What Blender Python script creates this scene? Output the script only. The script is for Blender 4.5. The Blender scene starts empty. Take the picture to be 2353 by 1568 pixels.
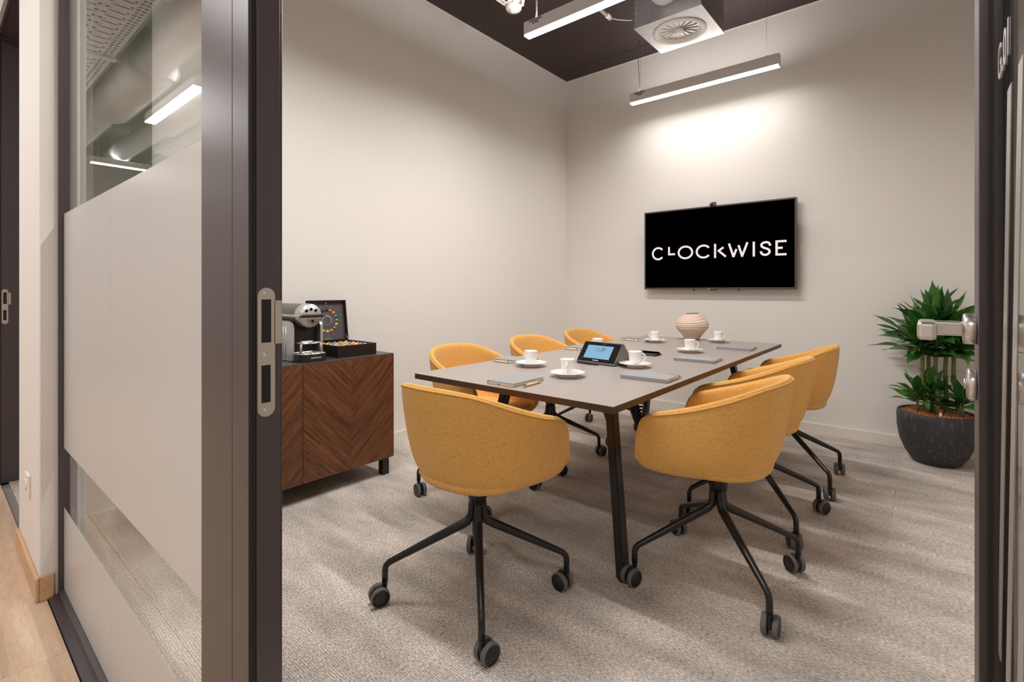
import bpy, bmesh, math, random
from mathutils import Vector, Matrix, Euler

# ------------------------------------------------------------------ camera / world / exposure
SC = bpy.context.scene
COL = SC.collection
F_PX, CX, HY, CAM_H = 1135.0, 1176.5, 666.0, 1.11      # focal length (px), principal x, horizon row, eye height (m)
CA, SA = 0.7667, 0.6420                                 # room axes seen from the camera (yaw 39.94 deg)

cam_data = bpy.data.cameras.new('camera')
cam_data.sensor_width = 36.0
cam_data.lens = 36.0 * F_PX / 2353.0
cam_data.shift_y = -(784.0 - HY) / 2353.0
cam_data.clip_start = 0.02
cam = bpy.data.objects.new('camera', cam_data)
COL.objects.link(cam)
cam.location = (0, 0, CAM_H)
cam.rotation_euler = (math.pi / 2, 0, math.atan2(SA, CA))
SC.camera = cam

w = bpy.data.worlds.new('world'); SC.world = w
w.use_nodes = True
w.node_tree.nodes['Background'].inputs[0].default_value = (0.9, 0.92, 1.0, 1)
w.node_tree.nodes['Background'].inputs[1].default_value = 0.15

SC.view_settings.view_transform = 'Standard'
SC.view_settings.look = 'None'
SC.view_settings.gamma = 1.0
SC.view_settings.use_curve_mapping = False
SC.view_settings.exposure = 0.08
ROOM_LAMP = (7.5, 30.5, 27.0)     # W per pendant in the room: screen wall, table, doorway (dimmed one by one)
HALL_LAMP = 26.0                   # W per pendant in the corridor
ROOM_UP = 0.48                     # share of up-light of the room pendants
HALL_UP = 7.0                     # W of up-light per corridor pendant
ROOM_SPREAD, HALL_SPREAD = 165.0, 175.0
LAMP_COL = (1.0, 0.965, 0.925)
HALL_COL = (1.0, 0.965, 0.945)
SC.cycles.max_bounces = 14
SC.cycles.diffuse_bounces = 7
SC.cycles.glossy_bounces = 6
SC.cycles.transparent_max_bounces = 16
SC.cycles.sample_clamp_indirect = 6.0
SC.cycles.caustics_reflective = False
SC.cycles.caustics_refractive = False

random.seed(7)

# ------------------------------------------------------------------ helpers
def P(u, v, z):
    """point at height z seen at pixel (u, v): its distance follows from the height of what it stands on"""
    d = (CAM_H - z) * F_PX / (v - HY)
    x = (u - CX) / F_PX * d
    return (x * CA - d * SA, x * SA + d * CA)

def on_plane_y(u, v, y):
    r = (u - CX) / F_PX
    d = y / (r * SA + CA)
    return (d * (r * CA - SA), CAM_H + (HY - v) * d / F_PX)

def link(o, parent=None):
    COL.objects.link(o)
    if parent is not None:
        o.parent = parent
    return o

def tag(o, label=None, cat=None, group=None, kind=None):
    if label: o['label'] = label
    if cat: o['category'] = cat
    if group: o['group'] = group
    if kind: o['kind'] = kind
    return o

def thing(name, label, cat, loc=(0, 0, 0), rz=0.0, group=None, kind=None):
    o = bpy.data.objects.new(name, None)
    o.empty_display_size = 0.1
    link(o)
    o.location = loc; o.rotation_euler = (0, 0, rz)
    return tag(o, label, cat, group, kind)

def copy_tree(o, parent=None):
    c = o.copy()
    link(c, parent)
    for ch in list(o.children):
        copy_tree(ch, c)
    return c

class MB:
    """collects shapes into one bmesh, then builds one object"""
    def __init__(self):
        self.bm = bmesh.new()
    def box(self, x0, x1, y0, y1, z0, z1, bev=0.0, seg=1, mi=0):
        t = bmesh.new()
        bmesh.ops.create_cube(t, size=1.0)
        for v in t.verts:
            v.co = Vector((x0 + (v.co.x + .5) * (x1 - x0), y0 + (v.co.y + .5) * (y1 - y0), z0 + (v.co.z + .5) * (z1 - z0)))
        if bev > 0:
            bmesh.ops.bevel(t, geom=t.edges[:], offset=bev, segments=seg, profile=0.5, affect='EDGES')
        self._merge(t, mi); return self
    def _merge(self, t, mi=0, M=None):
        vm = {}
        for v in t.verts:
            vm[v.index if False else v] = self.bm.verts.new(M @ v.co if M else v.co)
        for f in t.faces:
            try:
                nf = self.bm.faces.new([vm[v] for v in f.verts]); nf.material_index = mi; nf.smooth = f.smooth
            except ValueError:
                pass
        t.free()
    def cyl(self, p0, p1, r0, r1=None, n=20, mi=0, cap=True):
        r1 = r0 if r1 is None else r1
        return self.tube([p0, p1], [r0, r1], n=n, mi=mi, cap=cap)
    def tube(self, pts, radii, n=10, mi=0, cap=True, closed=False):
        pts = [Vector(p) for p in pts]
        if not isinstance(radii, (list, tuple)): radii = [radii] * len(pts)
        rings = []
        up = None
        m = len(pts)
        for i, p in enumerate(pts):
            if closed:
                t = (pts[(i + 1) % m] - pts[i - 1])
            else:
                t = (pts[min(i + 1, m - 1)] - pts[max(i - 1, 0)])
            if t.length < 1e-9: t = Vector((0, 0, 1))
            t.normalize()
            if up is None:
                up = Vector((0, 0, 1)) if abs(t.z) < 0.9 else Vector((1, 0, 0))
            a = t.cross(up)
            if a.length < 1e-6: a = t.orthogonal()
            a.normalize(); b = t.cross(a).normalized() * -1
            up = b
            rings.append([self.bm.verts.new(p + (a * math.cos(2 * math.pi * k / n) + b * math.sin(2 * math.pi * k / n)) * radii[i]) for k in range(n)])
        for i in range(m - 1 + (1 if closed else 0)):
            r0, r1 = rings[i], rings[(i + 1) % m]
            for k in range(n):
                f = self.bm.faces.new([r0[k], r0[(k + 1) % n], r1[(k + 1) % n], r1[k]]); f.smooth = True; f.material_index = mi
        if cap and not closed:
            for rr in (rings[0][::-1], rings[-1]):
                f = self.bm.faces.new(rr); f.material_index = mi
        return self
    def lathe(self, prof, n=28, M=None, mi=0, smooth=True, cap0=False, cap1=False):
        """prof: list of (r, z); revolved around z"""
        rings = []
        for r, z in prof:
            if r < 1e-6:
                co = Vector((0, 0, z)); rings.append([self.bm.verts.new(M @ co if M else co)])
            else:
                ring = []
                for k in range(n):
                    a = 2 * math.pi * k / n
                    co = Vector((r * math.cos(a), r * math.sin(a), z))
                    ring.append(self.bm.verts.new(M @ co if M else co))
                rings.append(ring)
        for a, b in zip(rings[:-1], rings[1:]):
            for k in range(n):
                if len(a) == 1 and len(b) == 1: continue
                if len(a) == 1: vs = [a[0], b[(k + 1) % n], b[k]]
                elif len(b) == 1: vs = [a[k], a[(k + 1) % n], b[0]]
                else: vs = [a[k], a[(k + 1) % n], b[(k + 1) % n], b[k]]
                f = self.bm.faces.new(vs); f.smooth = smooth; f.material_index = mi
        if cap0 and len(rings[0]) > 1: self.bm.faces.new(rings[0][::-1]).material_index = mi
        if cap1 and len(rings[-1]) > 1: self.bm.faces.new(rings[-1]).material_index = mi
        return self
    def prism(self, outline, axis, a0, a1, mi=0, smooth=False):
        """outline: list of 2D points, extruded along axis (0,1,2) from a0 to a1; 2D points fill the other two axes in order"""
        def mk(p, a):
            c = [0, 0, 0]; o = [i for i in range(3) if i != axis]
            c[o[0]], c[o[1]], c[axis] = p[0], p[1], a
            return self.bm.verts.new(c)
        A = [mk(p, a0) for p in outline]; B = [mk(p, a1) for p in outline]
        n = len(outline)
        for k in range(n):
            f = self.bm.faces.new([A[k], A[(k + 1) % n], B[(k + 1) % n], B[k]]); f.material_index = mi; f.smooth = smooth
        self.bm.faces.new(A[::-1]).material_index = mi
        self.bm.faces.new(B).material_index = mi
        return self
    def strip(self, left, right, axis, a0, a1):
        """flat ribbon between two 2D polylines, given a thickness along axis"""
        def mk(p, a):
            c = [0, 0, 0]; o = [i for i in range(3) if i != axis]
            c[o[0]], c[o[1]], c[axis] = p[0], p[1], a
            return self.bm.verts.new(c)
        for i in range(len(left) - 1):
            q = [left[i], left[i + 1], right[i + 1], right[i]]
            A = [mk(p, a0) for p in q]; B = [mk(p, a1) for p in q]
            self.bm.faces.new(A); self.bm.faces.new(B[::-1])
            for k in range(4):
                self.bm.faces.new([A[k], A[(k + 1) % 4], B[(k + 1) % 4], B[k]])
        return self
    def mesh(self, name, mats):
        bmesh.ops.recalc_face_normals(self.bm, faces=self.bm.faces[:])
        me = bpy.data.meshes.new(name)
        self.bm.to_mesh(me); self.bm.free()
        for m in (mats if isinstance(mats, (list, tuple)) else [mats]):
            me.materials.append(m)
        return me
    def build(self, name, mats, parent=None, loc=None, rot=None):
        o = bpy.data.objects.new(name, self.mesh(name, mats))
        link(o, parent)
        if loc: o.location = loc
        if rot: o.rotation_euler = rot
        return o

def text_part(name, txt, size, mat, parent, M, depth=0.0004, align='CENTER'):
    """flat lettering as a thin mesh; M places it (x right, y up, z out of the face)"""
    cu = bpy.data.curves.new(name, 'FONT')
    cu.body = txt; cu.size = size; cu.align_x = align; cu.align_y = 'CENTER'; cu.extrude = depth
    tmp = bpy.data.objects.new(name, cu); COL.objects.link(tmp)
    dg = bpy.context.evaluated_depsgraph_get()
    me = bpy.data.meshes.new_from_object(tmp.evaluated_get(dg))
    bpy.data.objects.remove(tmp); bpy.data.curves.remove(cu)
    me.transform(M); me.materials.clear(); me.materials.append(mat)
    o = bpy.data.objects.new(name, me); link(o, parent)
    return o

def face_matrix(origin, xdir, ydir):
    x = Vector(xdir).normalized(); y = Vector(ydir).normalized(); z = x.cross(y)
    M = Matrix((x, y, z)).transposed().to_4x4(); M.translation = Vector(origin)
    return M

# ------------------------------------------------------------------ materials
def nmat(name):
    m = bpy.data.materials.new(name); m.use_nodes = True
    nt = m.node_tree
    return m, nt, nt.nodes['Principled BSDF']

def N(nt, typ, **kw):
    n = nt.nodes.new(typ)
    for k, v in kw.items():
        if k in n.inputs: n.inputs[k].default_value = v
        else: setattr(n, k, v)
    return n

def plain(name, col, rough=0.5, metal=0.0, spec=0.5, noise=None, bump=None, coat=0.0, sheen=0.0):
    """noise=(scale, amount) mottles the colour, bump=(scale, strength) adds fine relief"""
    m, nt, b = nmat(name)
    b.inputs['Base Color'].default_value = (*col, 1)
    b.inputs['Roughness'].default_value = rough
    b.inputs['Metallic'].default_value = metal
    b.inputs['Specular IOR Level'].default_value = spec
    b.inputs['Coat Weight'].default_value = coat
    b.inputs['Sheen Weight'].default_value = sheen
    if noise or bump:
        tc = N(nt, 'ShaderNodeTexCoord')
    if noise:
        nz = N(nt, 'ShaderNodeTexNoise', Scale=noise[0], Detail=5.0)
        nt.links.new(tc.outputs['Object'], nz.inputs['Vector'])
        r = N(nt, 'ShaderNodeMapRange')
        r.inputs['To Min'].default_value = 1 - noise[1]; r.inputs['To Max'].default_value = 1 + noise[1]
        nt.links.new(nz.outputs['Fac'], r.inputs['Value'])
        mx = N(nt, 'ShaderNodeVectorMath', operation='SCALE')
        mx.inputs[0].default_value = col
        nt.links.new(r.outputs['Result'], mx.inputs['Scale'])
        nt.links.new(mx.outputs['Vector'], b.inputs['Base Color'])
    if bump:
        nb = N(nt, 'ShaderNodeTexNoise', Scale=bump[0], Detail=3.0)
        nt.links.new(tc.outputs['Object'], nb.inputs['Vector'])
        bp = N(nt, 'ShaderNodeBump', Strength=bump[1], Distance=0.002)
        nt.links.new(nb.outputs['Fac'], bp.inputs['Height'])
        nt.links.new(bp.outputs['Normal'], b.inputs['Normal'])
    return m

def emit(name, col, strength):
    m, nt, b = nmat(name)
    b.inputs['Base Color'].default_value = (0.01, 0.01, 0.01, 1)
    b.inputs['Specular IOR Level'].default_value = 0.1
    b.inputs['Emission Color'].default_value = (*col, 1)
    b.inputs['Emission Strength'].default_value = strength
    return m

def glass_mat(name, tint=(0.96, 0.98, 0.97), rough=0.0, ior=1.52):
    m = bpy.data.materials.new(name); m.use_nodes = True
    nt = m.node_tree; nt.nodes.clear()
    out = N(nt, 'ShaderNodeOutputMaterial')
    tr = N(nt, 'ShaderNodeBsdfTransparent'); tr.inputs['Color'].default_value = (*tint, 1)
    gl = N(nt, 'ShaderNodeBsdfGlossy'); gl.inputs['Roughness'].default_value = rough
    ge = N(nt, 'ShaderNodeNewGeometry')
    io = N(nt, 'ShaderNodeMapRange'); io.inputs['To Min'].default_value = ior; io.inputs['To Max'].default_value = 1 / ior
    nt.links.new(ge.outputs['Backfacing'], io.inputs['Value'])
    fr = N(nt, 'ShaderNodeFresnel')
    nt.links.new(io.outputs['Result'], fr.inputs['IOR'])
    mx = N(nt, 'ShaderNodeMixShader')
    nt.links.new(fr.outputs['Fac'], mx.inputs['Fac'])
    nt.links.new(tr.outputs[0], mx.inputs[1]); nt.links.new(gl.outputs[0], mx.inputs[2])
    nt.links.new(mx.outputs[0], out.inputs['Surface'])
    return m

def frost_mat(name, col=(0.91, 0.905, 0.90), rough=0.28, trans=0.33):
    m = bpy.data.materials.new(name); m.use_nodes = True
    nt = m.node_tree; nt.nodes.clear()
    out = N(nt, 'ShaderNodeOutputMaterial')
    df = N(nt, 'ShaderNodeBsdfDiffuse'); df.inputs['Color'].default_value = (*col, 1)
    tl = N(nt, 'ShaderNodeBsdfTranslucent'); tl.inputs['Color'].default_value = (*col, 1)
    a = N(nt, 'ShaderNodeMixShader'); a.inputs['Fac'].default_value = trans
    nt.links.new(df.outputs[0], a.inputs[1]); nt.links.new(tl.outputs[0], a.inputs[2])
    gl = N(nt, 'ShaderNodeBsdfGlossy'); gl.inputs['Roughness'].default_value = rough
    fr = N(nt, 'ShaderNodeFresnel'); fr.inputs['IOR'].default_value = 1.45
    mx = N(nt, 'ShaderNodeMixShader')
    nt.links.new(fr.outputs['Fac'], mx.inputs['Fac'])
    nt.links.new(a.outputs[0], mx.inputs[1]); nt.links.new(gl.outputs[0], mx.inputs[2])
    nt.links.new(mx.outputs[0], out.inputs['Surface'])
    return m

def carpet_mat():
    m, nt, b = nmat('loop_carpet')
    b.inputs['Roughness'].default_value = 0.95
    b.inputs['Specular IOR Level'].default_value = 0.1
    geo = N(nt, 'ShaderNodeNewGeometry')
    oi = N(nt, 'ShaderNodeObjectInfo')
    # broad mottling
    n1 = N(nt, 'ShaderNodeTexNoise', Scale=4.0, Detail=6.0, Roughness=0.62)
    mp1 = N(nt, 'ShaderNodeMapping'); mp1.inputs['Scale'].default_value = (0.6, 1.6, 1)
    nt.links.new(geo.outputs['Position'], mp1.inputs['Vector'])
    nt.links.new(mp1.outputs[0], n1.inputs['Vector'])
    # rib yarn speckle, ribs along x
    mp2 = N(nt, 'ShaderNodeMapping'); mp2.inputs['Scale'].default_value = (90, 210, 1)
    nt.links.new(geo.outputs['Position'], mp2.inputs['Vector'])
    n2 = N(nt, 'ShaderNodeTexNoise', Scale=1.0, Detail=2.0)
    nt.links.new(mp2.outputs[0], n2.inputs['Vector'])
    wv = N(nt, 'ShaderNodeTexWave', Scale=42.0, Distortion=1.2, Detail=1.0)
    wv.bands_direction = 'Y'
    nt.links.new(geo.outputs['Position'], wv.inputs['Vector'])
    # factors
    def mr(src, lo, hi, flo=0.0, fhi=1.0):
        r = N(nt, 'ShaderNodeMapRange')
        r.inputs['From Min'].default_value = flo; r.inputs['From Max'].default_value = fhi
        r.inputs['To Min'].default_value = lo; r.inputs['To Max'].default_value = hi
        nt.links.new(src, r.inputs['Value']); return r.outputs['Result']
    def mul(a, c):
        k = N(nt, 'ShaderNodeMath', operation='MULTIPLY')
        nt.links.new(a, k.inputs[0]); nt.links.new(c, k.inputs[1]); return k.outputs[0]
    f = mul(mr(n1.outputs['Fac'], 0.70, 1.30, 0.3, 0.7), mr(n2.outputs['Fac'], 0.45, 1.55, 0.25, 0.75))
    f = mul(f, mr(wv.outputs['Fac'], 0.80, 1.15))
    f = mul(f, mr(oi.outputs['Random'], 0.93, 1.07))
    sc = N(nt, 'ShaderNodeVectorMath', operation='SCALE'); sc.inputs[0].default_value = (0.62, 0.555, 0.51)
    nt.links.new(f, sc.inputs['Scale'])
    nt.links.new(sc.outputs['Vector'], b.inputs['Base Color'])
    bp = N(nt, 'ShaderNodeBump', Strength=0.6, Distance=0.003)
    ad = N(nt, 'ShaderNodeMath', operation='ADD')
    nt.links.new(n2.outputs['Fac'], ad.inputs[0]); nt.links.new(wv.outputs['Fac'], ad.inputs[1])
    nt.links.new(ad.outputs[0], bp.inputs['Height'])
    nt.links.new(bp.outputs['Normal'], b.inputs['Normal'])
    return m

def fabric_mat():
    m, nt, b = nmat('mustard_weave')
    b.inputs['Roughness'].default_value = 0.9
    b.inputs['Specular IOR Level'].default_value = 0.15
    b.inputs['Sheen Weight'].default_value = 0.15
    tc = N(nt, 'ShaderNodeTexCoord')
    mp = N(nt, 'ShaderNodeMapping'); mp.inputs['Scale'].default_value = (330, 330, 330)
    nt.links.new(tc.outputs['Object'], mp.inputs['Vector'])
    vo = N(nt, 'ShaderNodeTexVoronoi', Scale=1.0)
    nt.links.new(mp.outputs[0], vo.inputs['Vector'])
    nz = N(nt, 'ShaderNodeTexNoise', Scale=60.0, Detail=3.0)
    mq = N(nt, 'ShaderNodeMapping'); mq.inputs['Scale'].default_value = (1, 1, 3.5)
    nt.links.new(tc.outputs['Object'], mq.inputs['Vector']); nt.links.new(mq.outputs[0], nz.inputs['Vector'])
    r = N(nt, 'ShaderNodeMapRange'); r.inputs['From Max'].default_value = 0.9; r.inputs['To Min'].default_value = 1.12; r.inputs['To Max'].default_value = 0.72
    nt.links.new(vo.outputs['Distance'], r.inputs['Value'])
    r2 = N(nt, 'ShaderNodeMapRange'); r2.inputs['To Min'].default_value = 0.82; r2.inputs['To Max'].default_value = 1.18
    nt.links.new(nz.outputs['Fac'], r2.inputs['Value'])
    k = N(nt, 'ShaderNodeMath', operation='MULTIPLY')
    nt.links.new(r.outputs['Result'], k.inputs[0]); nt.links.new(r2.outputs['Result'], k.inputs[1])
    sc = N(nt, 'ShaderNodeVectorMath', operation='SCALE'); sc.inputs[0].default_value = (0.86, 0.465, 0.130)
    nt.links.new(k.outputs[0], sc.inputs['Scale'])
    nt.links.new(sc.outputs['Vector'], b.inputs['Base Color'])
    bp = N(nt, 'ShaderNodeBump', Strength=0.35, Distance=0.0015); bp.invert = True
    nt.links.new(vo.outputs['Distance'], bp.inputs['Height'])
    nt.links.new(bp.outputs['Normal'], b.inputs['Normal'])
    return m

def wood_mat(name, dark, light, rot=(0, 0, 0), stretch=(1, 12, 12), scale=3.0, rough=0.45, use_random=False, cont=(0.3, 0.7), space='Object'):
    m, nt, b = nmat(name)
    b.inputs['Roughness'].default_value = rough
    tc = N(nt, 'ShaderNodeTexCoord')
    mp0 = N(nt, 'ShaderNodeMapping'); mp0.inputs['Rotation'].default_value = rot
    nt.links.new(tc.outputs[space], mp0.inputs['Vector'])
    mp = N(nt, 'ShaderNodeMapping'); mp.inputs['Scale'].default_value = stretch
    nt.links.new(mp0.outputs[0], mp.inputs['Vector'])
    if use_random:
        oi = N(nt, 'ShaderNodeObjectInfo')
        k = N(nt, 'ShaderNodeMath', operation='MULTIPLY'); k.inputs[1].default_value = 37.0
        nt.links.new(oi.outputs['Random'], k.inputs[0])
        cb = N(nt, 'ShaderNodeCombineXYZ'); nt.links.new(k.outputs[0], cb.inputs[0]); nt.links.new(k.outputs[0], cb.inputs[1])
        nt.links.new(cb.outputs[0], mp.inputs['Location'])
    nz = N(nt, 'ShaderNodeTexNoise', Scale=scale, Detail=8.0, Roughness=0.6, Distortion=0.6)
    nt.links.new(mp.outputs[0], nz.inputs['Vector'])
    nf = N(nt, 'ShaderNodeTexNoise', Scale=scale * 9, Detail=4.0, Roughness=0.7)
    nt.links.new(mp.outputs[0], nf.inputs['Vector'])
    mixn = N(nt, 'ShaderNodeMath', operation='MULTIPLY_ADD'); mixn.inputs[1].default_value = 0.6
    nt.links.new(nf.outputs['Fac'], mixn.inputs[0])
    sub = N(nt, 'ShaderNodeMath', operation='SUBTRACT'); sub.inputs[1].default_value = 0.3
    nt.links.new(nz.outputs['Fac'], sub.inputs[0]); nt.links.new(sub.outputs[0], mixn.inputs[2])
    cr = N(nt, 'ShaderNodeValToRGB')
    cr.color_ramp.elements[0].position = cont[0]; cr.color_ramp.elements[0].color = (*dark, 1)
    cr.color_ramp.elements[1].position = cont[1]; cr.color_ramp.elements[1].color = (*light, 1)
    nt.links.new(mixn.outputs[0], cr.inputs['Fac'])
    last = cr.outputs['Color']
    if use_random:
        r2 = N(nt, 'ShaderNodeMapRange'); r2.inputs['To Min'].default_value = 0.9; r2.inputs['To Max'].default_value = 1.08
        nt.links.new(oi.outputs['Random'], r2.inputs['Value'])
        s = N(nt, 'ShaderNodeVectorMath', operation='SCALE'); nt.links.new(last, s.inputs[0]); nt.links.new(r2.outputs['Result'], s.inputs['Scale'])
        last = s.outputs['Vector']
    nt.links.new(last, b.inputs['Base Color'])
    bp = N(nt, 'ShaderNodeBump', Strength=0.12, Distance=0.001)
    nt.links.new(nf.outputs['Fac'], bp.inputs['Height']); nt.links.new(bp.outputs['Normal'], b.inputs['Normal'])
    return m

M = {}
M['wall'] = plain('wall_paint', (0.84, 0.808, 0.77), 0.75, spec=0.25, bump=(140, 0.05))
M['hallwall'] = plain('corridor_wall_paint', (0.80, 0.772, 0.750), 0.75, spec=0.25, bump=(140, 0.05))
M['skirt'] = plain('skirting_paint', (0.82, 0.77, 0.71), 0.45)
M['ceiling'] = plain('dark_ceiling_paint', (0.040, 0.025, 0.024), 0.6, noise=(3, 0.25), bump=(30, 0.15))
M['hallceil'] = plain('wood_wool_board', (0.13, 0.14, 0.11), 0.95, noise=(70, 0.45), bump=(90, 0.5))
M['carpet'] = carpet_mat()
M['acoustic'] = plain('grey_green_fabric', (0.17, 0.18, 0.145), 0.95, spec=0.1, noise=(160, 0.45), bump=(200, 0.4))
M['slab'] = plain('screed', (0.25, 0.23, 0.21), 0.9)
M['frame'] = plain('dark_bronze_aluminium', (0.060, 0.046, 0.049), 0.33, spec=0.7, bump=(900, 0.04))
M['gasket'] = plain('black_rubber', (0.008, 0.007, 0.007), 0.6)
M['steel'] = plain('brushed_steel', (0.66, 0.60, 0.53), 0.32, metal=1.0, noise=(40, 0.06))
M['satin'] = plain('satin_aluminium', (0.72, 0.69, 0.66), 0.3, metal=1.0)
M['chrome'] = plain('chrome', (0.85, 0.84, 0.83), 0.06, metal=1.0)
M['zinc'] = plain('galvanised_steel', (0.50, 0.49, 0.49), 0.34, metal=1.0, noise=(14, 0.22))
M['duct'] = plain('spiral_duct_metal', (0.90, 0.90, 0.90), 0.38, metal=0.35, noise=(6, 0.08))
M['black'] = plain('black_powder_coat', (0.0095, 0.0085, 0.0085), 0.36, spec=0.5)
M['blackp'] = plain('black_plastic', (0.012, 0.011, 0.011), 0.4)
M['tyre'] = plain('grey_rubber_tyre', (0.13, 0.125, 0.12), 0.65)
M['fabric'] = fabric_mat()
M['piping'] = plain('mustard_piping', (0.72, 0.39, 0.11), 0.85, spec=0.15)
M['tabletop'] = plain('taupe_laminate', (0.36, 0.312, 0.288), 0.34, spec=0.45, bump=(500, 0.02))
M['tableedge'] = plain('brown_edge_band', (0.050, 0.024, 0.012), 0.45)
M['white'] = plain('white_lacquer', (0.80, 0.77, 0.74), 0.4)
M['lampbody'] = plain('lamp_housing_white', (0.74, 0.70, 0.68), 0.45)
M['china'] = plain('white_porcelain', (0.86, 0.84, 0.82), 0.12, coat=0.4)
M['vase'] = plain('pink_clay', (0.70, 0.54, 0.45), 0.9, spec=0.15, noise=(30, 0.12), bump=(60, 0.3))
M['vase_in'] = plain('vase_inside', (0.16, 0.10, 0.07), 0.9)
M['notebook'] = plain('grey_linen_cover', (0.30, 0.298, 0.305), 0.85, noise=(220, 0.3), bump=(400, 0.25))
M['paper'] = plain('cream_paper', (0.78, 0.70, 0.55), 0.8)
M['bamboo'] = plain('bamboo', (0.78, 0.57, 0.30), 0.5, noise=(60, 0.15))
M['hubgrey'] = plain('grey_speaker_fabric', (0.19, 0.175, 0.165), 0.75, bump=(900, 0.2))
M['hubblack'] = plain('gloss_black', (0.006, 0.006, 0.006), 0.12)
M['hubscreen'] = emit('blue_screen', (0.27, 0.52, 0.74), 0.85)
M['ink'] = plain('dark_ink', (0.02, 0.03, 0.05), 0.5)
M['tvblack'] = plain('tv_screen', (0.0, 0.0, 0.0), 0.35, spec=0.0)
M['tvframe'] = plain('tv_bezel', (0.075, 0.055, 0.055), 0.35, spec=0.5)
M['tvtext'] = emit('screen_letters', (0.86, 0.74, 0.74), 1.0)
M['lamp'] = emit('room_lamp_diffuser', (1.0, 0.95, 0.90), 6.0)
M['halllamp'] = emit('corridor_lamp_diffuser', (1.0, 0.95, 0.90), 6.0)
M['oak'] = wood_mat('oak_plank', (0.50, 0.335, 0.22), (0.74, 0.56, 0.41), stretch=(1.2, 9, 9), scale=1.6, rough=0.42, use_random=True, cont=(0.25, 0.75))
M['oakskirt'] = wood_mat('oak_skirting', (0.50, 0.31, 0.17), (0.70, 0.48, 0.29), stretch=(1, 12, 12), scale=3.0)
WD, WL = (0.042, 0.014, 0.006), (0.225, 0.083, 0.030)
M['veneer_up'] = wood_mat('walnut_veneer_rising', WD, WL, rot=(math.radians(-45), 0, 0), stretch=(3, 1.3, 22), scale=3.2, cont=(0.28, 0.72))
M['veneer_dn'] = wood_mat('walnut_veneer_falling', WD, WL, rot=(math.radians(45), 0, 0), stretch=(3, 1.3, 22), scale=3.2, cont=(0.28, 0.72))
M['cabtop'] = plain('dark_grey_top', (0.060, 0.055, 0.055), 0.35)
M['boxblack'] = plain('black_leatherette', (0.012, 0.008, 0.007), 0.4)
M['lidpaper'] = plain('dark_grey_print', (0.085, 0.075, 0.080), 0.6)
M['lidring'] = plain('pale_print', (0.25, 0.22, 0.25), 0.6)
M['print'] = plain('white_print', (0.6, 0.6, 0.6), 0.6)
M['greytop'] = plain('coffee_machine_grey', (0.13, 0.115, 0.10), 0.35)
M['silver'] = plain('silver_paint', (0.62, 0.61, 0.60), 0.3, metal=0.75)
M['glass'] = glass_mat('clear_glass')
M['frost'] = frost_mat('frosted_film')
M['frostdoor'] = frost_mat('frosted_film_door', (0.62, 0.58, 0.54), 0.3, 0.3)
M['filmtext'] = plain('silver_film_lettering', (0.62, 0.60, 0.60), 0.4)
M['tray'] = plain('white_steel_tray', (0.90, 0.92, 0.96), 0.4)
M['leaf'] = plain('dracaena_leaf', (0.042, 0.155, 0.026), 0.28, spec=0.5, noise=(9, 0.5), coat=0.15)
M['leaf2'] = plain('dracaena_leaf_light', (0.085, 0.245, 0.042), 0.3, spec=0.5, noise=(9, 0.45), coat=0.15)
M['cane'] = plain('green_cane', (0.145, 0.165, 0.035), 0.5, noise=(35, 0.45))
M['canering'] = plain('cane_ring', (0.30, 0.24, 0.11), 0.7)
M['clay'] = plain('clay_pebble', (0.46, 0.185, 0.085), 0.9, noise=(60, 0.5))
M['red'] = plain('red_cap', (0.7, 0.06, 0.03), 0.4)
M['cable'] = plain('grey_cable', (0.10, 0.09, 0.085), 0.5)
M['socket'] = plain('white_socket_plastic', (0.84, 0.80, 0.78), 0.4)

def pot_mat():
    m, nt, b = nmat('charcoal_fibre_clay')
    b.inputs['Roughness'].default_value = 0.6
    tc = N(nt, 'ShaderNodeTexCoord')
    mp = N(nt, 'ShaderNodeMapping'); mp.inputs['Scale'].default_value = (90, 90, 12)
    nt.links.new(tc.outputs['Object'], mp.inputs['Vector'])
    nz = N(nt, 'ShaderNodeTexNoise', Scale=1.0, Detail=4.0)
    nt.links.new(mp.outputs[0], nz.inputs['Vector'])
    cr = N(nt, 'ShaderNodeValToRGB')
    e = cr.color_ramp.elements
    e[0].position = 0.56; e[0].color = (0.036, 0.034, 0.040, 1)
    e[1].position = 0.78; e[1].color = (0.15, 0.145, 0.15, 1)
    nt.links.new(nz.outputs['Fac'], cr.inputs['Fac']); nt.links.new(cr.outputs[0], b.inputs['Base Color'])
    return m
M['pot'] = pot_mat()

# ------------------------------------------------------------------ the room
WL_X, WR_X = -2.936, 0.75          # left wall, right wall
WB_Y = 4.41                        # back wall
PF = 0.318                         # corridor face of the glazed partition
CEIL = 3.326
HCEIL = 3.42
DOOR_TOP = 2.55
GAP_L = -2.418                      # pier edge next to the glazing
POST0, POST1 = -0.985, -0.785      # wide post between glazing and doorway
HINGE = 0.066

def struct(name, mb, mat, label, cat=None):
    o = mb.build(name, mat)
    return tag(o, label, cat, None, 'structure')

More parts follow.
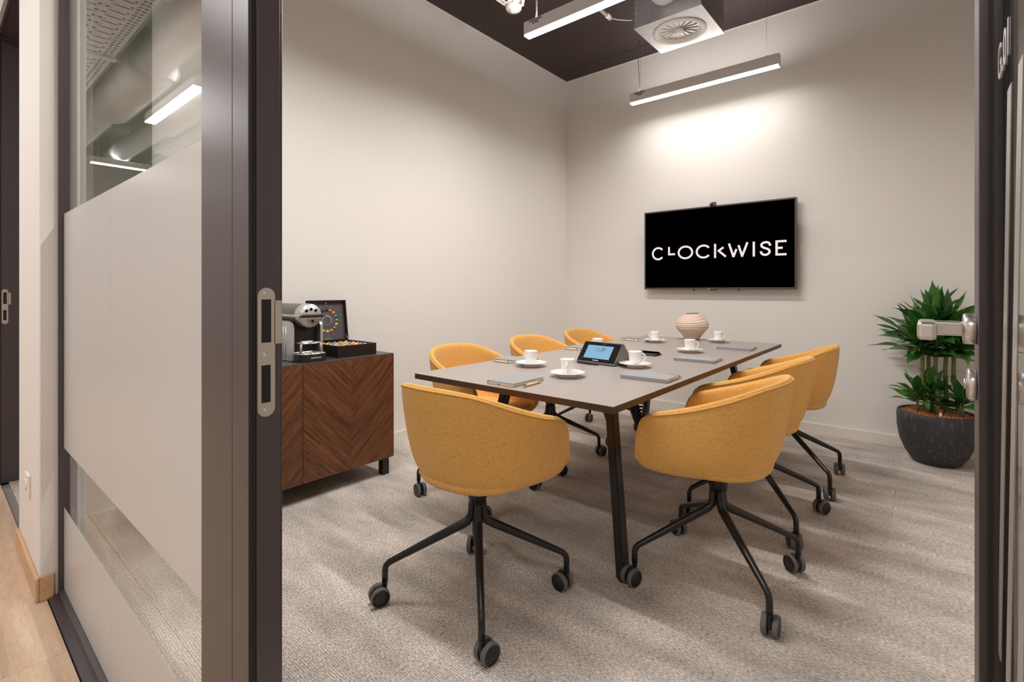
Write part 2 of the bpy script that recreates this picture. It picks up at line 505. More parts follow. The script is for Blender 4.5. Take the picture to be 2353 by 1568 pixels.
fl = struct('floor', MB().box(WL_X, WR_X, PF + 0.005, WB_Y, -0.06, -0.006), M['slab'], 'grey loop pile carpet tiles laid over the meeting room floor', 'floor')
TS = 0.5
xs = [WL_X] + [WL_X + 0.31 + TS * i for i in range(8) if WL_X + 0.31 + TS * i < WR_X - 0.02] + [WR_X]
ys = [PF + 0.005] + [PF + 0.36 + TS * i for i in range(9) if PF + 0.36 + TS * i < WB_Y - 0.02] + [WB_Y]
tile_cache = {}
for i in range(len(xs) - 1):
    for j in range(len(ys) - 1):
        a, c = xs[i + 1] - xs[i], ys[j + 1] - ys[j]
        key = (round(a, 3), round(c, 3))
        if key not in tile_cache:
            tile_cache[key] = MB().box(0.0002, a - 0.0002, 0.0002, c - 0.0002, -0.006, 0.0).mesh('carpet_tile', M['carpet'])
        o = bpy.data.objects.new('carpet_tile', tile_cache[key]); link(o, fl); o.location = (xs[i], ys[j], 0)

ce = struct('ceiling', MB().box(WL_X - 0.1, WR_X + 0.1, PF + 0.02, WB_Y + 0.1, CEIL, CEIL + 0.12), M['ceiling'], 'dark brown painted exposed concrete ceiling above the meeting room', 'ceiling')
MB().box(WL_X + 0.002, -1.75, 4.196, 4.203, CEIL - 0.0015, CEIL).build('board_joint', M['gasket'], ce)
struct('wall_left', MB().box(WL_X - 0.12, WL_X, PF + 0.005, WB_Y + 0.1, -0.05, CEIL), M['wall'], 'plain cream wall behind the sideboard', 'wall')
struct('wall_back', MB().box(WL_X, WR_X + 0.1, WB_Y, WB_Y + 0.1, -0.05, CEIL), M['wall'], 'plain cream wall carrying the black screen', 'wall')
struct('wall_right', MB().box(WR_X, WR_X + 0.1, PF + 0.06, WB_Y, -0.05, CEIL), M['wall'], 'plain cream side wall beyond the open glass door', 'wall')
# front wall: the piece above glazing and doorway, the piece beside the hinge
struct('wall_front', MB().box(GAP_L - 0.0, WR_X + 0.1, PF - 0.02, PF + 0.08, DOOR_TOP + 0.07, HCEIL).box(0.125, WR_X + 0.1, PF - 0.02, PF + 0.058, 0, DOOR_TOP + 0.07), M['wall'], 'cream partition wall above and beside the glass door', 'wall')
struct('trim_4', MB().box(WL_X, WL_X + 0.004, PF + 0.06, WB_Y, CEIL - 0.005, CEIL).box(WL_X, WR_X, WB_Y - 0.004, WB_Y, CEIL - 0.005, CEIL), M['wall'], 'thin cream bead along the top of the walls under the dark ceiling', 'trim')
def skirting(name, mb, label):
    return struct(name, mb, M['skirt'], label, 'baseboard')
skirting('baseboard_left', MB().box(WL_X, WL_X + 0.013, PF + 0.06, WB_Y - 0.013, 0, 0.083, 0.002), 'low cream skirting along the sideboard wall')
skirting('baseboard_back', MB().box(WL_X + 0.013, WR_X, WB_Y - 0.013, WB_Y, 0, 0.083, 0.002), 'low cream skirting below the screen and behind the planter')

# corridor shell
HX0, HX1, HY0 = -11.0, 2.4, -1.95
hf = struct('floor_corridor', MB().box(HX0, HX1, HY0, PF + 0.004, -0.06, -0.013), M['slab'], 'pale oak plank floor of the corridor', 'floor')
rows = [0.34 - 0.2 * i for i in range(13)]
pk = {}
row_i = 0
for r1, r0 in zip(rows[:-1], rows[1:]):
    if r0 < HY0 - 0.01: break
    y1 = min(r1, PF - 0.03); y0 = max(r0, HY0)
    x = HX1
    x_end = [-2.02, -2.9, -1.4, -2.5][row_i % 4]
    cuts = [HX1]
    xx = x_end
    while xx < HX1 - 0.3:
        xx += 1.9
    while xx > HX0:
        if xx < HX1 - 0.01: cuts.append(xx)
        xx -= 1.9
    cuts.append(HX0)
    for a, c in zip(cuts[:-1], cuts[1:]):
        L = a - c; W_ = y1 - y0
        key = (round(L, 3), round(W_, 3))
        if key not in pk:
            pk[key] = MB().box(-L / 2 + 0.0006, L / 2 - 0.0006, -W_ / 2 + 0.0006, W_ / 2 - 0.0006, -0.013, 0, 0.001).mesh('plank', M['oak'])
        o = bpy.data.objects.new('plank', pk[key]); link(o, hf); o.location = ((a + c) / 2, (y0 + y1) / 2, 0)
    row_i += 1
struct('ceiling_corridor', MB().box(HX0, HX1, HY0, PF + 0.02, HCEIL, HCEIL + 0.1), M['hallceil'], 'grey green wood wool ceiling boards over the corridor', 'ceiling')
struct('wall_corridor', MB().box(HX0, HX1, HY0 - 0.1, HY0, -0.05, HCEIL).box(HX0 - 0.1, HX0, HY0 - 0.1, PF + 0.1, -0.05, HCEIL).box(HX1, HX1 + 0.1, HY0 - 0.1, PF + 0.1, -0.05, HCEIL).box(0.95, HX1, PF - 0.02, PF + 0.08, -0.05, HCEIL), M['hallwall'], 'pale corridor walls opposite the meeting rooms', 'wall')
# pier between the two meeting rooms
PIER_Y = 0.268
PX0 = -2.99
pier = struct('wall_pier', MB().box(PX0, GAP_L, PIER_Y, PF + 0.06, -0.01, HCEIL, 0.003).box(PX0 - 0.1, WL_X - 0.13, PF + 0.06, WB_Y, -0.05, HCEIL).box(-4.3, PX0, PIER_Y, PF + 0.06, DOOR_TOP + 0.045, HCEIL).box(HX0, -4.12, PIER_Y, PF + 0.06, -0.05, HCEIL), M['hallwall'], 'pale wall pier between the glazing and the next doorway', 'wall')
struct('trim_1', MB().box(PX0 + 0.0, GAP_L + 0.011, PIER_Y - 0.012, PIER_Y, 0.0, 0.088, 0.003).box(GAP_L, GAP_L + 0.011, PIER_Y - 0.0, PF - 0.012, 0.0, 0.088, 0.002), M['oakskirt'], 'oak skirting wrapped around the end of the wall pier', 'skirting')
sp = thing('wall_socket', 'white wall socket low on the pier beside the glazing', 'socket', (-2.675, PIER_Y, 0.355))
MB().box(-0.042, 0.042, -0.010, 0, -0.042, 0.042, 0.003, 2).build('cover_plate', M['socket'], sp)
MB().lathe([(0.021, 0), (0.021, 0.004), (0.017, 0.004), (0.017, 0.001), (0, 0.001)], 20, Matrix.Translation((0, -0.010, 0)) @ Matrix.Rotation(math.pi / 2, 4, 'X')).build('socket_cup', M['socket'], sp)
# neighbour room seen as a sliver past its door frame
struct('floor_neighbour', MB().box(-5.2, PX0, PF + 0.004, 3.2, -0.06, 0.0), M['carpet'], 'grey carpet of the neighbouring room past its doorway', 'floor')
struct('wall_neighbour', MB().box(-5.3, -5.2, PF + 0.06, 3.2, -0.05, CEIL).box(-5.3, PX0, 3.2, 3.3, -0.05, CEIL).box(-5.3, PX0, PF + 0.06, 3.3, CEIL, CEIL + 0.1), M['wall'], 'cream walls of the neighbouring room past its doorway', 'wall')

def strike_plate(parent, x, y0, zc, name='strike_plate'):
    """keep on the jamb face x (faces +x); y0 = front edge"""
    H2, wd = 0.100, 0.0265
    out = []
    yc = y0 + wd / 2
    for k in range(13):
        a = math.pi * k / 12
        out.append((yc + wd / 2 * math.cos(a), zc + H2 - wd / 2 + wd / 2 * math.sin(a)))
    for k in range(13):
        a = math.pi + math.pi * k / 12
        out.append((yc + wd / 2 * math.cos(a), zc - H2 + wd / 2 + wd / 2 * math.sin(a)))
    sp_ = MB().prism(out, 0, x, x + 0.0016)
    sp_.box(x, x + 0.0016, yc + wd / 2 - 0.001, yc + wd / 2 + 0.0105, zc + 0.012, zc + 0.080)
    s = sp_.build(name, M['steel'], parent)
    MB().box(x + 0.0016, x + 0.0020, yc - 0.0075, yc + 0.0070, zc + 0.015, zc + 0.082).build('latch_slot', M['gasket'], s)
    MB().box(x + 0.0016, x + 0.0020, yc - 0.0075, yc + 0.0062, zc - 0.078, zc - 0.020).build('bolt_slot', M['gasket'], s)
    for dz in (0.091, -0.004, -0.090):
        q = MB().lathe([(0.0036, 0), (0.0034, 0.0006), (0.0015, 0.0004), (0, 0.0003)], 14, Matrix.Translation((x + 0.0016, yc - 0.001, zc + dz)) @ Matrix.Rotation(math.pi / 2, 4, 'Y'))
        q.build('screw', M['satin'], s)
    return s

# doorway frame of this room (wide post with the keep)
fr = thing('trim_2', 'dark bronze door frame post with a brushed steel strike plate', 'door frame', (0, 0, 0), kind='structure')
SEAM = on_plane_y(533.5, 700, PF)[0]
MB().box(POST0, SEAM - 0.0008, PF, PF + 0.05, 0, DOOR_TOP, 0.0008).build('post', M['frame'], fr)
MB().box(SEAM + 0.0008, POST1 - 0.004, PF, PF + 0.052, 0, DOOR_TOP, 0.0008).build('frame_profile', M['frame'], fr)
MB().box(SEAM - 0.001, SEAM + 0.001, PF + 0.002, PF + 0.05, 0, DOOR_TOP).build('seam', M['gasket'], fr)
MB().box(POST1 - 0.006, POST1 - 0.0015, PF + 0.002, PF + 0.011, 0, DOOR_TOP, 0.001).build('gasket', M['gasket'], fr)
MB().box(POST1 - 0.004, POST1, PF + 0.011, PF + 0.0465, 0, DOOR_TOP, 0.0005).build('jamb', M['frame'], fr)
MB().box(POST0, 0.125, PF, PF + 0.055, DOOR_TOP, DOOR_TOP + 0.07).build('header', M['frame'], fr)
MB().box(0.070, 0.125, PF, PF + 0.045, 0, DOOR_TOP).build('hinge_post', M['frame'], fr)
strike_plate(fr, POST1, PF + 0.0115, 1.013)

# neighbour door frame
f2 = thing('trim_3', 'dark bronze frame of the next doorway along the corridor', 'door frame', (0, 0, 0), kind='structure')
NX = -4.05
MB().box(NX - 0.07, NX, PIER_Y + 0.004, PF + 0.055, 0, DOOR_TOP, 0.001).build('jamb', M['frame'], f2)
MB().box(NX, PX0 + 0.0, PIER_Y + 0.010, PF + 0.055, DOOR_TOP - 0.0, DOOR_TOP + 0.045, 0.001).build('header', M['frame'], f2)
MB().box(NX - 0.015, PX0, PIER_Y + 0.003, PIER_Y + 0.015, DOOR_TOP - 0.012, DOOR_TOP + 0.045, 0.001).build('stop_bead', M['frame'], f2)
MB().box(NX, NX + 0.006, PIER_Y + 0.004, PIER_Y + 0.018, 0, DOOR_TOP - 0.012, 0.001).build('gasket', M['gasket'], f2)
strike_plate(f2, NX, PIER_Y + 0.024, 1.013)

# glazed partition
g = thing('window_1', 'glazed partition with frosted film bands and dark bronze frame', 'glazed partition', (0, 0, 0), kind='structure')
GX0, GX1 = GAP_L + 0.002, POST0
GY = PF + 0.014                              # outer glass face
JOINT = on_plane_y(255, 700, GY)[0]
MB().box(GX0, GX0 + 0.012, PF - 0.002, PF + 0.05, 0.0, DOOR_TOP, 0.001).build('side_profile', M['frame'], g)
MB().box(GX0, GX1, PF, PF + 0.05, DOOR_TOP, DOOR_TOP + 0.07).build('head_rail', M['frame'], g)
MB().box(GX0 - 0.02, GX1, PF - 0.028, PF - 0.002, -0.004, 0.005).build('threshold_strip', M['frame'], g)
MB().box(GX0, GX1, PF - 0.002, PF + 0.013, 0, 0.022, 0.0015).build('front_bead', M['frame'], g)
MB().box(GX0, GX1, PF + 0.026, PF + 0.05, 0, 0.022, 0.0015).build('rear_bead', M['frame'], g)
MB().box(GX0 + 0.012, GX1, PF + 0.013, PF + 0.026, 0.0, 0.012).build('gasket', M['gasket'], g)
for a, c in ((GX0 + 0.013, JOINT - 0.0010), (JOINT + 0.0010, GX1)):
    pn = MB().box(a, c, GY, GY + 0.010, 0.012, DOOR_TOP).build('pane', M['glass'], g)
    for z0, z1 in ((0.014, 0.318), (0.534, 1.386)):
        MB().box(a, c, GY - 0.0006, GY - 0.0002, z0, z1).build('frosted_film', M['frost'], pn)

# open glass door
d = thing('door_1', 'open glass door with dark bronze frame and satin lever handle', 'door', (0, 0, 0), kind='structure')
DX0, DX1 = HINGE, HINGE + 0.040
DN0, DN1 = PF + 0.05, 1.19
MB().box(DX0, DX1, 1.098, DN1, 0.008, DOOR_TOP - 0.005, 0.0012).build('latch_stile', M['frame'], d)
MB().box(DX0 + 0.010, DX0 + 0.016, 1.085, 1.098, 0.1, DOOR_TOP - 0.1).build('glazing_bead', M['gasket'], d)
MB().box(DX0, DX1, DN0, DN0 + 0.09, 0.008, DOOR_TOP - 0.005, 0.0012).build('hinge_stile', M['frame'], d)
MB().box(DX0, DX1, DN0 + 0.09, 1.098, 0.008, 0.10, 0.0012).build('bottom_rail', M['frame'], d)
MB().box(DX0, DX1, DN0 + 0.09, 1.098, DOOR_TOP - 0.1, DOOR_TOP - 0.005, 0.0012).build('top_rail', M['frame'], d)
gx = 0.0885
dp = MB().box(gx, gx + 0.008, DN0 + 0.09, 1.098, 0.10, DOOR_TOP - 0.1).build('pane', M['glass'], d)
for k in range(5):
    n0 = 0.955 - 0.105 * k
    z1, z0, lean = 1.388, 0.540, 0.125
    MB().prism([(n0 - 0.020, z1), (n0 + 0.020, z1), (min(n0 + 0.020 + lean, 1.097), z0), (n0 - 0.020 + lean, z0)], 0, gx - 0.0008, gx - 0.0003).build('film_stripe', M['frostdoor'], dp)
text_part('room_number', 'G.01', 0.075, M['filmtext'], dp, face_matrix((gx - 0.001, 1.020, 1.458), (0, -1, 0), (0, 0, 1)))

def lever(side):
    """side -1: towards the opening (corridor face), +1: the other face"""
    face = DX0 if side < 0 else DX1
    n_, z_ = 1.147, 1.043
    R = Matrix.Translation((face, n_, z_)) @ Matrix.Rotation(side * math.pi / 2, 4, 'Y')
    h = MB().lathe([(0, 0), (0.0255, 0), (0.0262, 0.002), (0.0262, 0.015), (0.0245, 0.017), (0, 0.017)], 32, R).build('handle_rosette', M['satin'], d)
    q = MB()
    x0, x1 = sorted((face + side * 0.016, face + side * 0.056))
    q.box(x0, x1, n_ - 0.010, n_ + 0.010, z_ - 0.0125, z_ + 0.0125, 0.004, 3)
    x0, x1 = sorted((face + side * 0.052, face + side * 0.077))
    q.box(x0, x1, n_ - 0.108, n_ + 0.013, z_ - 0.0145, z_ + 0.0145, 0.006, 3)
    q.build('lever', M['satin'], h)
    R2 = Matrix.Translation((face, n_, z_ - 0.094)) @ Matrix.Rotation(side * math.pi / 2, 4, 'Y')
    b_ = MB().lathe([(0, 0), (0.0255, 0), (0.0262, 0.002), (0.0262, 0.010), (0.0245, 0.012), (0, 0.012)], 32, R2).build('lock_rosette', M['satin'], d)
    if side < 0:
        MB().lathe([(0, 0.012), (0.0085, 0.012), (0.0085, 0.016), (0, 0.016)], 20, R2).build('lock_cylinder', M['steel'], b_)
lever(-1); lever(1)

# ------------------------------------------------------------------ pendant lamps (real light sources)
def pendant(name, label, x0, x1, y, z0, top, mat, group, watt=0.0, n_axis='x', cable=True, wdt=0.056, hgt=0.092):
    t = thing(name, label, 'pendant lamp', (0, 0, 0), group=group)
    def bx(a0, a1, b0, b1, c0, c1, bev=0.0):
        if n_axis == 'x': return MB().box(a0, a1, b0, b1, c0, c1, bev)
        return MB().box(b0, b1, a0, a1, c0, c1, bev)
    t.location = ((x0 + x1) / 2, y, z0) if n_axis == 'x' else (y, (x0 + x1) / 2, z0)
    L = (x1 - x0) / 2
    bx(-L + 0.003, L - 0.003, -wdt / 2, wdt / 2, 0.012, hgt, 0.001).build('housing', M['lampbody'], t)
    bx(-L + 0.003, L - 0.003, -wdt / 2 + 0.002, wdt / 2 - 0.002, 0.0, 0.012, 0.001).build('diffuser', mat, t)
    for s in (-1, 1):
        bx(s * L - 0.0015 - s * 0.0015, s * L + 0.0015 - s * 0.0015, -wdt / 2, wdt / 2, 0.001, hgt).build('end_cap', M['lampbody'], t)
    for s in (-1, 1):
        a = s * (L - 0.09)
        p = (a, 0, hgt) if n_axis == 'x' else (0, a, hgt)
        q = (a, 0, top - z0) if n_axis == 'x' else (0, a, top - z0)
        MB().tube([p, q], 0.0009, n=6).build('suspension_wire', M['cable'], t)
        e = (a, 0, hgt + 0.016) if n_axis == 'x' else (0, a, hgt + 0.016)
        MB().tube([p, e], 0.0045, n=10).build('wire_gripper', M['satin'], t)
    ld = bpy.data.lights.new('tube_light', 'AREA')
    room = mat is M['lamp']
    ld.shape = 'RECTANGLE'; ld.size = 2 * L - 0.01; ld.size_y = wdt - 0.008
    ld.energy = watt if room else HALL_LAMP * (2 * L / 1.5)
    ld.color = LAMP_COL if room else HALL_COL
    ld.spread = math.radians(ROOM_SPREAD if room else HALL_SPREAD)
    lo = bpy.data.objects.new('tube_light', ld); link(lo, t)
    lo.location = (0, 0, -0.0015); lo.rotation_euler = (0, 0, 0 if n_axis == 'x' else math.pi / 2)
    if True:
        lu = ld.copy(); lu.energy = watt * ROOM_UP if room else HALL_UP * (2 * L / 1.5)
        lu.spread = math.radians(175)
        lo = bpy.data.objects.new('up_light', lu); link(lo, t)
        lo.location = (0, 0, hgt + 0.002); lo.rotation_euler = (math.pi, 0, 0 if n_axis == 'x' else math.pi / 2)
    if cable:
        pts = []
        for k in range(11):
            u = k / 10
            pts.append((-L + 0.075 + 0.008 * math.sin(u * 7), 0.004 * math.cos(u * 9), hgt + u * (top - z0 - hgt)))
        MB().tube(pts, 0.0028, n=8).build('power_cable', M['cable'], t)
        MB().box(-L + 0.045, -L + 0.145, -wdt / 2 - 0.0006, -wdt / 2, hgt - 0.020, hgt - 0.004).build('label_sticker', M['lidring'], t)
        MB().box(-L + 0.070, -L + 0.120, -wdt / 2 - 0.0006, -wdt / 2, hgt - 0.036, hgt - 0.022).build('label_sticker', M['lidring'], t)
    return t
LZ = 2.77
RG = 'linear pendants of the meeting room'
pendant('linear_pendant', 'white linear pendant lamp hanging in front of the screen wall', -2.03, -0.83, 4.09, LZ, CEIL, M['lamp'], RG, ROOM_LAMP[0])
pendant('linear_pendant', 'white linear pendant lamp hanging over the middle of the table', -2.02, -0.82, 2.56, LZ, CEIL, M['lamp'], RG, ROOM_LAMP[1])
pendant('linear_pendant', 'white linear pendant lamp hanging between table and doorway', -2.02, -0.82, 1.03, LZ, CEIL, M['lamp'], RG, ROOM_LAMP[2])
HG = 'linear pendants of the corridor'
HL = 2.90
pendant('linear_pendant', 'corridor pendant lamp mirrored in the clear glass', -6.40, -4.90, -0.90, HL, HCEIL, M['halllamp'], HG, cable=False, wdt=0.08)
pendant('linear_pendant', 'corridor pendant lamp beside the wall pier', -3.45, -1.95, -0.90, HL, HCEIL, M['halllamp'], HG, cable=False, wdt=0.08)
pendant('linear_pendant', 'corridor pendant lamp outside the glass door', -0.40, 1.10, -0.90, HL, HCEIL, M['halllamp'], HG, cable=False, wdt=0.08)
pendant('linear_pendant', 'corridor pendant lamp hung crosswise at the far end', -1.75, -0.85, -9.0, HL, HCEIL, M['halllamp'], HG, n_axis='y', cable=False, wdt=0.08)

# ------------------------------------------------------------------ ceiling services
def perforated(mb, x0, x1, y0, y1, z, holes, along, across, th=0.0015):
    """sheet in the xy plane with slots: holes(u, v) says whether the cell centred there is open; along/across are sorted grid lines"""
    vt = {}
    def V(i, j, k):
        key = (i, j, k)
        if key not in vt: vt[key] = mb.bm.verts.new((x0 + along[i], y0 + across[j], z + k * th))
        return vt[key]
    na, nc = len(along) - 1, len(across) - 1
    solid = [[not holes((along[i] + along[i + 1]) / 2, (across[j] + across[j + 1]) / 2) for j in range(nc)] for i in range(na)]
    for i in range(na):
        for j in range(nc):
            if solid[i][j]:
                mb.bm.faces.new([V(i, j, 0), V(i, j + 1, 0), V(i + 1, j + 1, 0), V(i + 1, j, 0)])
    return mb

def cable_tray(name, label, x0, x1, y0, y1, z, side=0.06, pitch=0.10):
    t = thing(name, label, 'cable tray', ((x0 + x1) / 2, (y0 + y1) / 2, z), group='cable trays under the corridor ceiling')
    L, W_ = x1 - x0, y1 - y0
    n = int(L / pitch)
    along = sorted(set([0.0, L] + [round(pitch * k + o, 4) for k in range(n) for o in (0.008, 0.022, 0.034, 0.046, 0.058, 0.066, 0.084, 0.092) if pitch * k + o < L]))
    rowsC = [0.03, 0.042, 0.06, 0.072]                    # edge slots
    half = W_ / 2
    c = [0.0, 0.018, 0.036, 0.050, 0.068, 0.085, 0.100, half - 0.028, half - 0.010]
    across = sorted(set([round(v, 4) for v in c if v < half] + [round(W_ - v, 4) for v in c if v < half] + [W_]))
    def holes(u, v):
        v = min(v, W_ - v)
        p = u % pitch
        if 0.018 < v < 0.036 or 0.050 < v < 0.068:
            return (0.008 < p < 0.034) or (0.058 < p < 0.084)
        if 0.085 < v < 0.100: return 0.058 < p < 0.084
        if 0.100 < v < half - 0.028: return 0.034 < p < 0.046
        if half - 0.028 < v < half - 0.010: return 0.066 < p < 0.092
        return False
    mb = MB()
    perforated(mb, -L / 2, 0, -W_ / 2, 0, 0, holes, along, across)
    mb.box(-L / 2, L / 2, -W_ / 2 - 0.0015, -W_ / 2, 0, side).box(-L / 2, L / 2, W_ / 2, W_ / 2 + 0.0015, 0, side)
    mb.build('tray_body', M['tray'], t)
    k = -L / 2 + 0.7
    while k < L / 2:
        MB().box(k - 0.02, k + 0.02, -W_ / 2 - 0.02, W_ / 2 + 0.02, -0.022, -0.001, 0.002).build('support_bar', M['tray'], t)
        for s in (-1, 1):
            MB().tube([(k, s * (W_ / 2 + 0.012), -0.02), (k, s * (W_ / 2 + 0.012), HCEIL - z)], 0.004, n=8).build('threaded_rod', M['zinc'], t)
        k += 1.3
    return t
cable_tray('cable_tray', 'wide perforated white cable tray running beside the glazed partition', -9.5, 2.0, -0.30, 0.14, 2.93)
cable_tray('cable_tray', 'narrow perforated cable tray at the opposite corridor wall', -8.4, 0.0, -1.75, -1.45, 3.05)

def spiral_duct(name, label, pts, r, rib=0.11, group=None, collars=()):
    t = thing(name, label, 'duct', pts[0], group=group)
    o = Vector(pts[0])
    loc = [Vector(p) - o for p in pts]
    MB().tube(loc, r, n=36).build('duct_pipe', M['duct'], t)
    # standing spiral seam ribs
    mb = MB()
    tot = 0
    for a, b in zip(loc[:-1], loc[1:]):
        dirv = (b - a); L = dirv.length; dirv.normalize()
        k = rib
        while k < L:
            p = a + dirv * k
            mb.tube([p - dirv * 0.004, p - dirv * 0.002, p + dirv * 0.002, p + dirv * 0.004], [r * 1.0, r * 1.014, r * 1.014, r * 1.0], n=36, cap=False)
            k += rib
    tag(mb.build('spiral_seam', M['duct'], t), kind='stuff')
    for (p, q, rr) in collars:
        MB().tube([Vector(p) - o, Vector(p) - o + (Vector(q) - Vector(p)) * 0.02, Vector(q) - o - (Vector(q) - Vector(p)) * 0.02, Vector(q) - o], [r, rr, rr, r], n=36).build('sleeve', M['duct'], t)
    return t
DG = 'spiral ducts under the corridor ceiling'
spiral_duct('spiral_duct', 'large silver spiral duct with a silencer sleeve over the corridor', [(-9.5, -0.62, 3.10), (2.2, -0.62, 3.10)], 0.145, 0.11, DG, [((-6.7, -0.62, 3.10), (-5.2, -0.62, 3.10), 0.215), ((-3.6, -0.62, 3.10), (-3.52, -0.62, 3.10), 0.155)])
spiral_duct('spiral_duct', 'smaller silver spiral duct beyond the corridor pendants', [(-9.5, -1.2, 3.12), (2.2, -1.2, 3.12)], 0.125, 0.11, DG, [((-7.0, -1.2, 3.12), (-5.6, -1.2, 3.12), 0.18), ((-4.2, -1.2, 3.12), (-4.12, -1.2, 3.12), 0.135)])

# swirl diffuser box in the room
DX, DY, DZ, DH = -1.38, 3.555, 3.0, 0.243
t = thing('air_diffuser', 'galvanised plenum box with white swirl diffuser under the dark ceiling', 'air diffuser', (DX, DY, DZ))
MB().box(-DH + 0.004, DH - 0.004, -DH + 0.004, DH - 0.004, 0.012, CEIL - DZ).build('plenum_box', M['zinc'], t)
riv = MB()
for sx, sy in ((-1, -1), (1, -1), (1, 1), (-1, 1)):
    for k in range(8):
        z = 0.03 + k * 0.04
        riv.lathe([(0.003, 0), (0.0028, 0.002), (0, 0.003)], 8, Matrix.Translation((sx * (DH - 0.02), sy * (DH - 0.004), z)) @ Matrix.Rotation(-sy * math.pi / 2, 4, 'X'))
tag(riv.build('rivets', M['satin'], t), kind='stuff')
# face plate with a round opening
mb = MB(); nn = 48; R0 = 0.150
def sq(a, h):
    c, s = math.cos(a), math.sin(a); k = h / max(abs(c), abs(s)); return (c * k, s * k)
inn = [mb.bm.verts.new((R0 * math.cos(2 * math.pi * k / nn), R0 * math.sin(2 * math.pi * k / nn), 0)) for k in range(nn)]
otr = [mb.bm.verts.new((*sq(2 * math.pi * k / nn, DH), 0)) for k in range(nn)]
ot2 = [mb.bm.verts.new((*sq(2 * math.pi * k / nn, DH), 0.012)) for k in range(nn)]
for k in range(nn):
    j = (k + 1) % nn
    mb.bm.faces.new([inn[k], inn[j], otr[j], otr[k]]); mb.bm.faces.new([otr[k], otr[j], ot2[j], ot2[k]])
mb.build('face_plate', M['zinc'], t)
MB().lathe([(0.185, 0.0), (0.186, -0.006), (0.172, -0.010), (0.152, -0.008), (0.138, 0.010), (0.128, 0.030), (0.128, 0.040)], 48).build('outer_ring', M['white'], t)
MB().lathe([(0, -0.004), (0.026, -0.004), (0.028, 0.002), (0.028, 0.03), (0, 0.03)], 28).build('hub', M['white'], t)
for k in range(16):
    a = 2 * math.pi * k / 16
    q = MB()
    Mx = Matrix.Rotation(a, 4, 'Z') @ Matrix.Translation((0.078, 0, 0.016)) @ Matrix.Rotation(math.radians(52), 4, 'X')
    tt = bmesh.new(); bmesh.ops.create_cube(tt, size=1)
    for v in tt.verts: v.co = Vector((v.co.x * 0.104, v.co.y * 0.022, v.co.z * 0.0015))
    q._merge(tt, 0, Mx)
    q.build('swirl_blade', M['white'], t)
MB().lathe([(0, 0.042), (0.13, 0.042)], 32).build('dark_throat', M['cabtop'], t)

spiral_duct('spiral_duct', 'short silver spiral duct feeding the diffuser box', [(DX + 0.0, DY - DH + 0.0035, 3.185), (DX, 2.72, 3.185)], 0.10, 0.035)
# condensate pipe beside the box
t = thing('ceiling_pipe', 'thin white pipe with clip running to the diffuser box', 'pipe', (-1.745, 2.62, 3.07))
MB().tube([(0, -1.6, 0), (0, 0.55, 0)], 0.0125, n=14).build('pipe', M['white'], t)
MB().lathe([(0, 0), (0.0165, 0), (0.0165, 0.05), (0, 0.05)], 16, Matrix.Translation((0, 0.52, 0)) @ Matrix.Rotation(-math.pi / 2, 4, 'X')).build('end_coupling', M['white'], t)
for yy in (-1.2, 0.40):
    MB().tube([(0, yy, 0.012), (0, yy, CEIL - 3.07)], 0.003, n=8).build('hanger_rod', M['zinc'], t)
    MB().tube([(0.0, yy - 0.008, 0), (0, yy + 0.008, 0)], 0.016, n=14).build('pipe_clip', M['white'], t)
MB().tube([(0, 0.57, 0), (0.04, 0.62, -0.004), (0.09, 0.66, -0.010), (0.12, 0.675, -0.012)], 0.003, n=8).build('wire', M['white'], t)

# perforated channel with presence detector
sx_, sy_ = -2.245, 2.70
t = thing('ceiling_channel', 'white perforated steel channel hung below the dark ceiling', 'cable channel', (sx_, 2.2, 3.13))
L, W_ = 1.1, 0.105
al = sorted(set([0, L] + [round(0.055 * k + o, 4) for k in range(20) for o in (0.006, 0.022, 0.03, 0.046) if 0.055 * k + o < L]))
ac = [0, 0.018, 0.026, 0.044, 0.061, 0.079, 0.087, W_]
mb = MB()
perforated(mb, -L / 2, 0, -W_ / 2, 0, 0, lambda u, v: (0.018 < v < 0.026 or 0.079 < v < 0.087) and (0.006 < u % 0.055 < 0.046) or (0.044 < v < 0.061 and 0.022 < u % 0.055 < 0.046), al, ac)
mb.box(-L / 2, L / 2, -W_ / 2 - 0.001, -W_ / 2, 0, 0.06).box(-L / 2, L / 2, W_ / 2, W_ / 2 + 0.001, 0, 0.06)
b_ = mb.build('channel_body', M['white'], t); b_.rotation_euler = (0, 0, math.pi / 2)
for yy in (-0.45, 0.35):
    MB().tube([(0, yy, 0.0), (0, yy, CEIL - 3.13)], 0.004, n=8).build('threaded_rod', M['zinc'], t)
t = thing('presence_detector', 'round white presence detector below the perforated channel', 'detector', (sx_, sy_, 3.13))
MB().lathe([(0, 0), (0.056, 0), (0.056, -0.022), (0.050, -0.032), (0, -0.032)], 32).build('housing', M['white'], t)
MB().lathe([(0.034, -0.032), (0.030, -0.042), (0.018, -0.048), (0, -0.050)], 28).build('lens', M['socket'], t)
MB().tube([(0.05, 0.0, -0.012), (0.075, 0.01, -0.014), (0.088, 0.0, 0.0), (0.088, -0.02, 0.02), (0.088, -0.05, 0.045)], 0.010, n=10).build('cable_gland', M['paper'], t)

ap = thing('acoustic_panel', 'grey green fabric acoustic panel on the wall just behind the glazing', 'wall panel', (WL_X, 0.535, 1.70))
MB().box(0.0, 0.035, -0.188, 0.188, -0.90, 0.90, 0.004, 2).build('fabric_face', M['acoustic'], ap)
MB().box(0.0, 0.012, -0.190, 0.190, -0.902, 0.902).build('rear_frame', M['zinc'], ap)

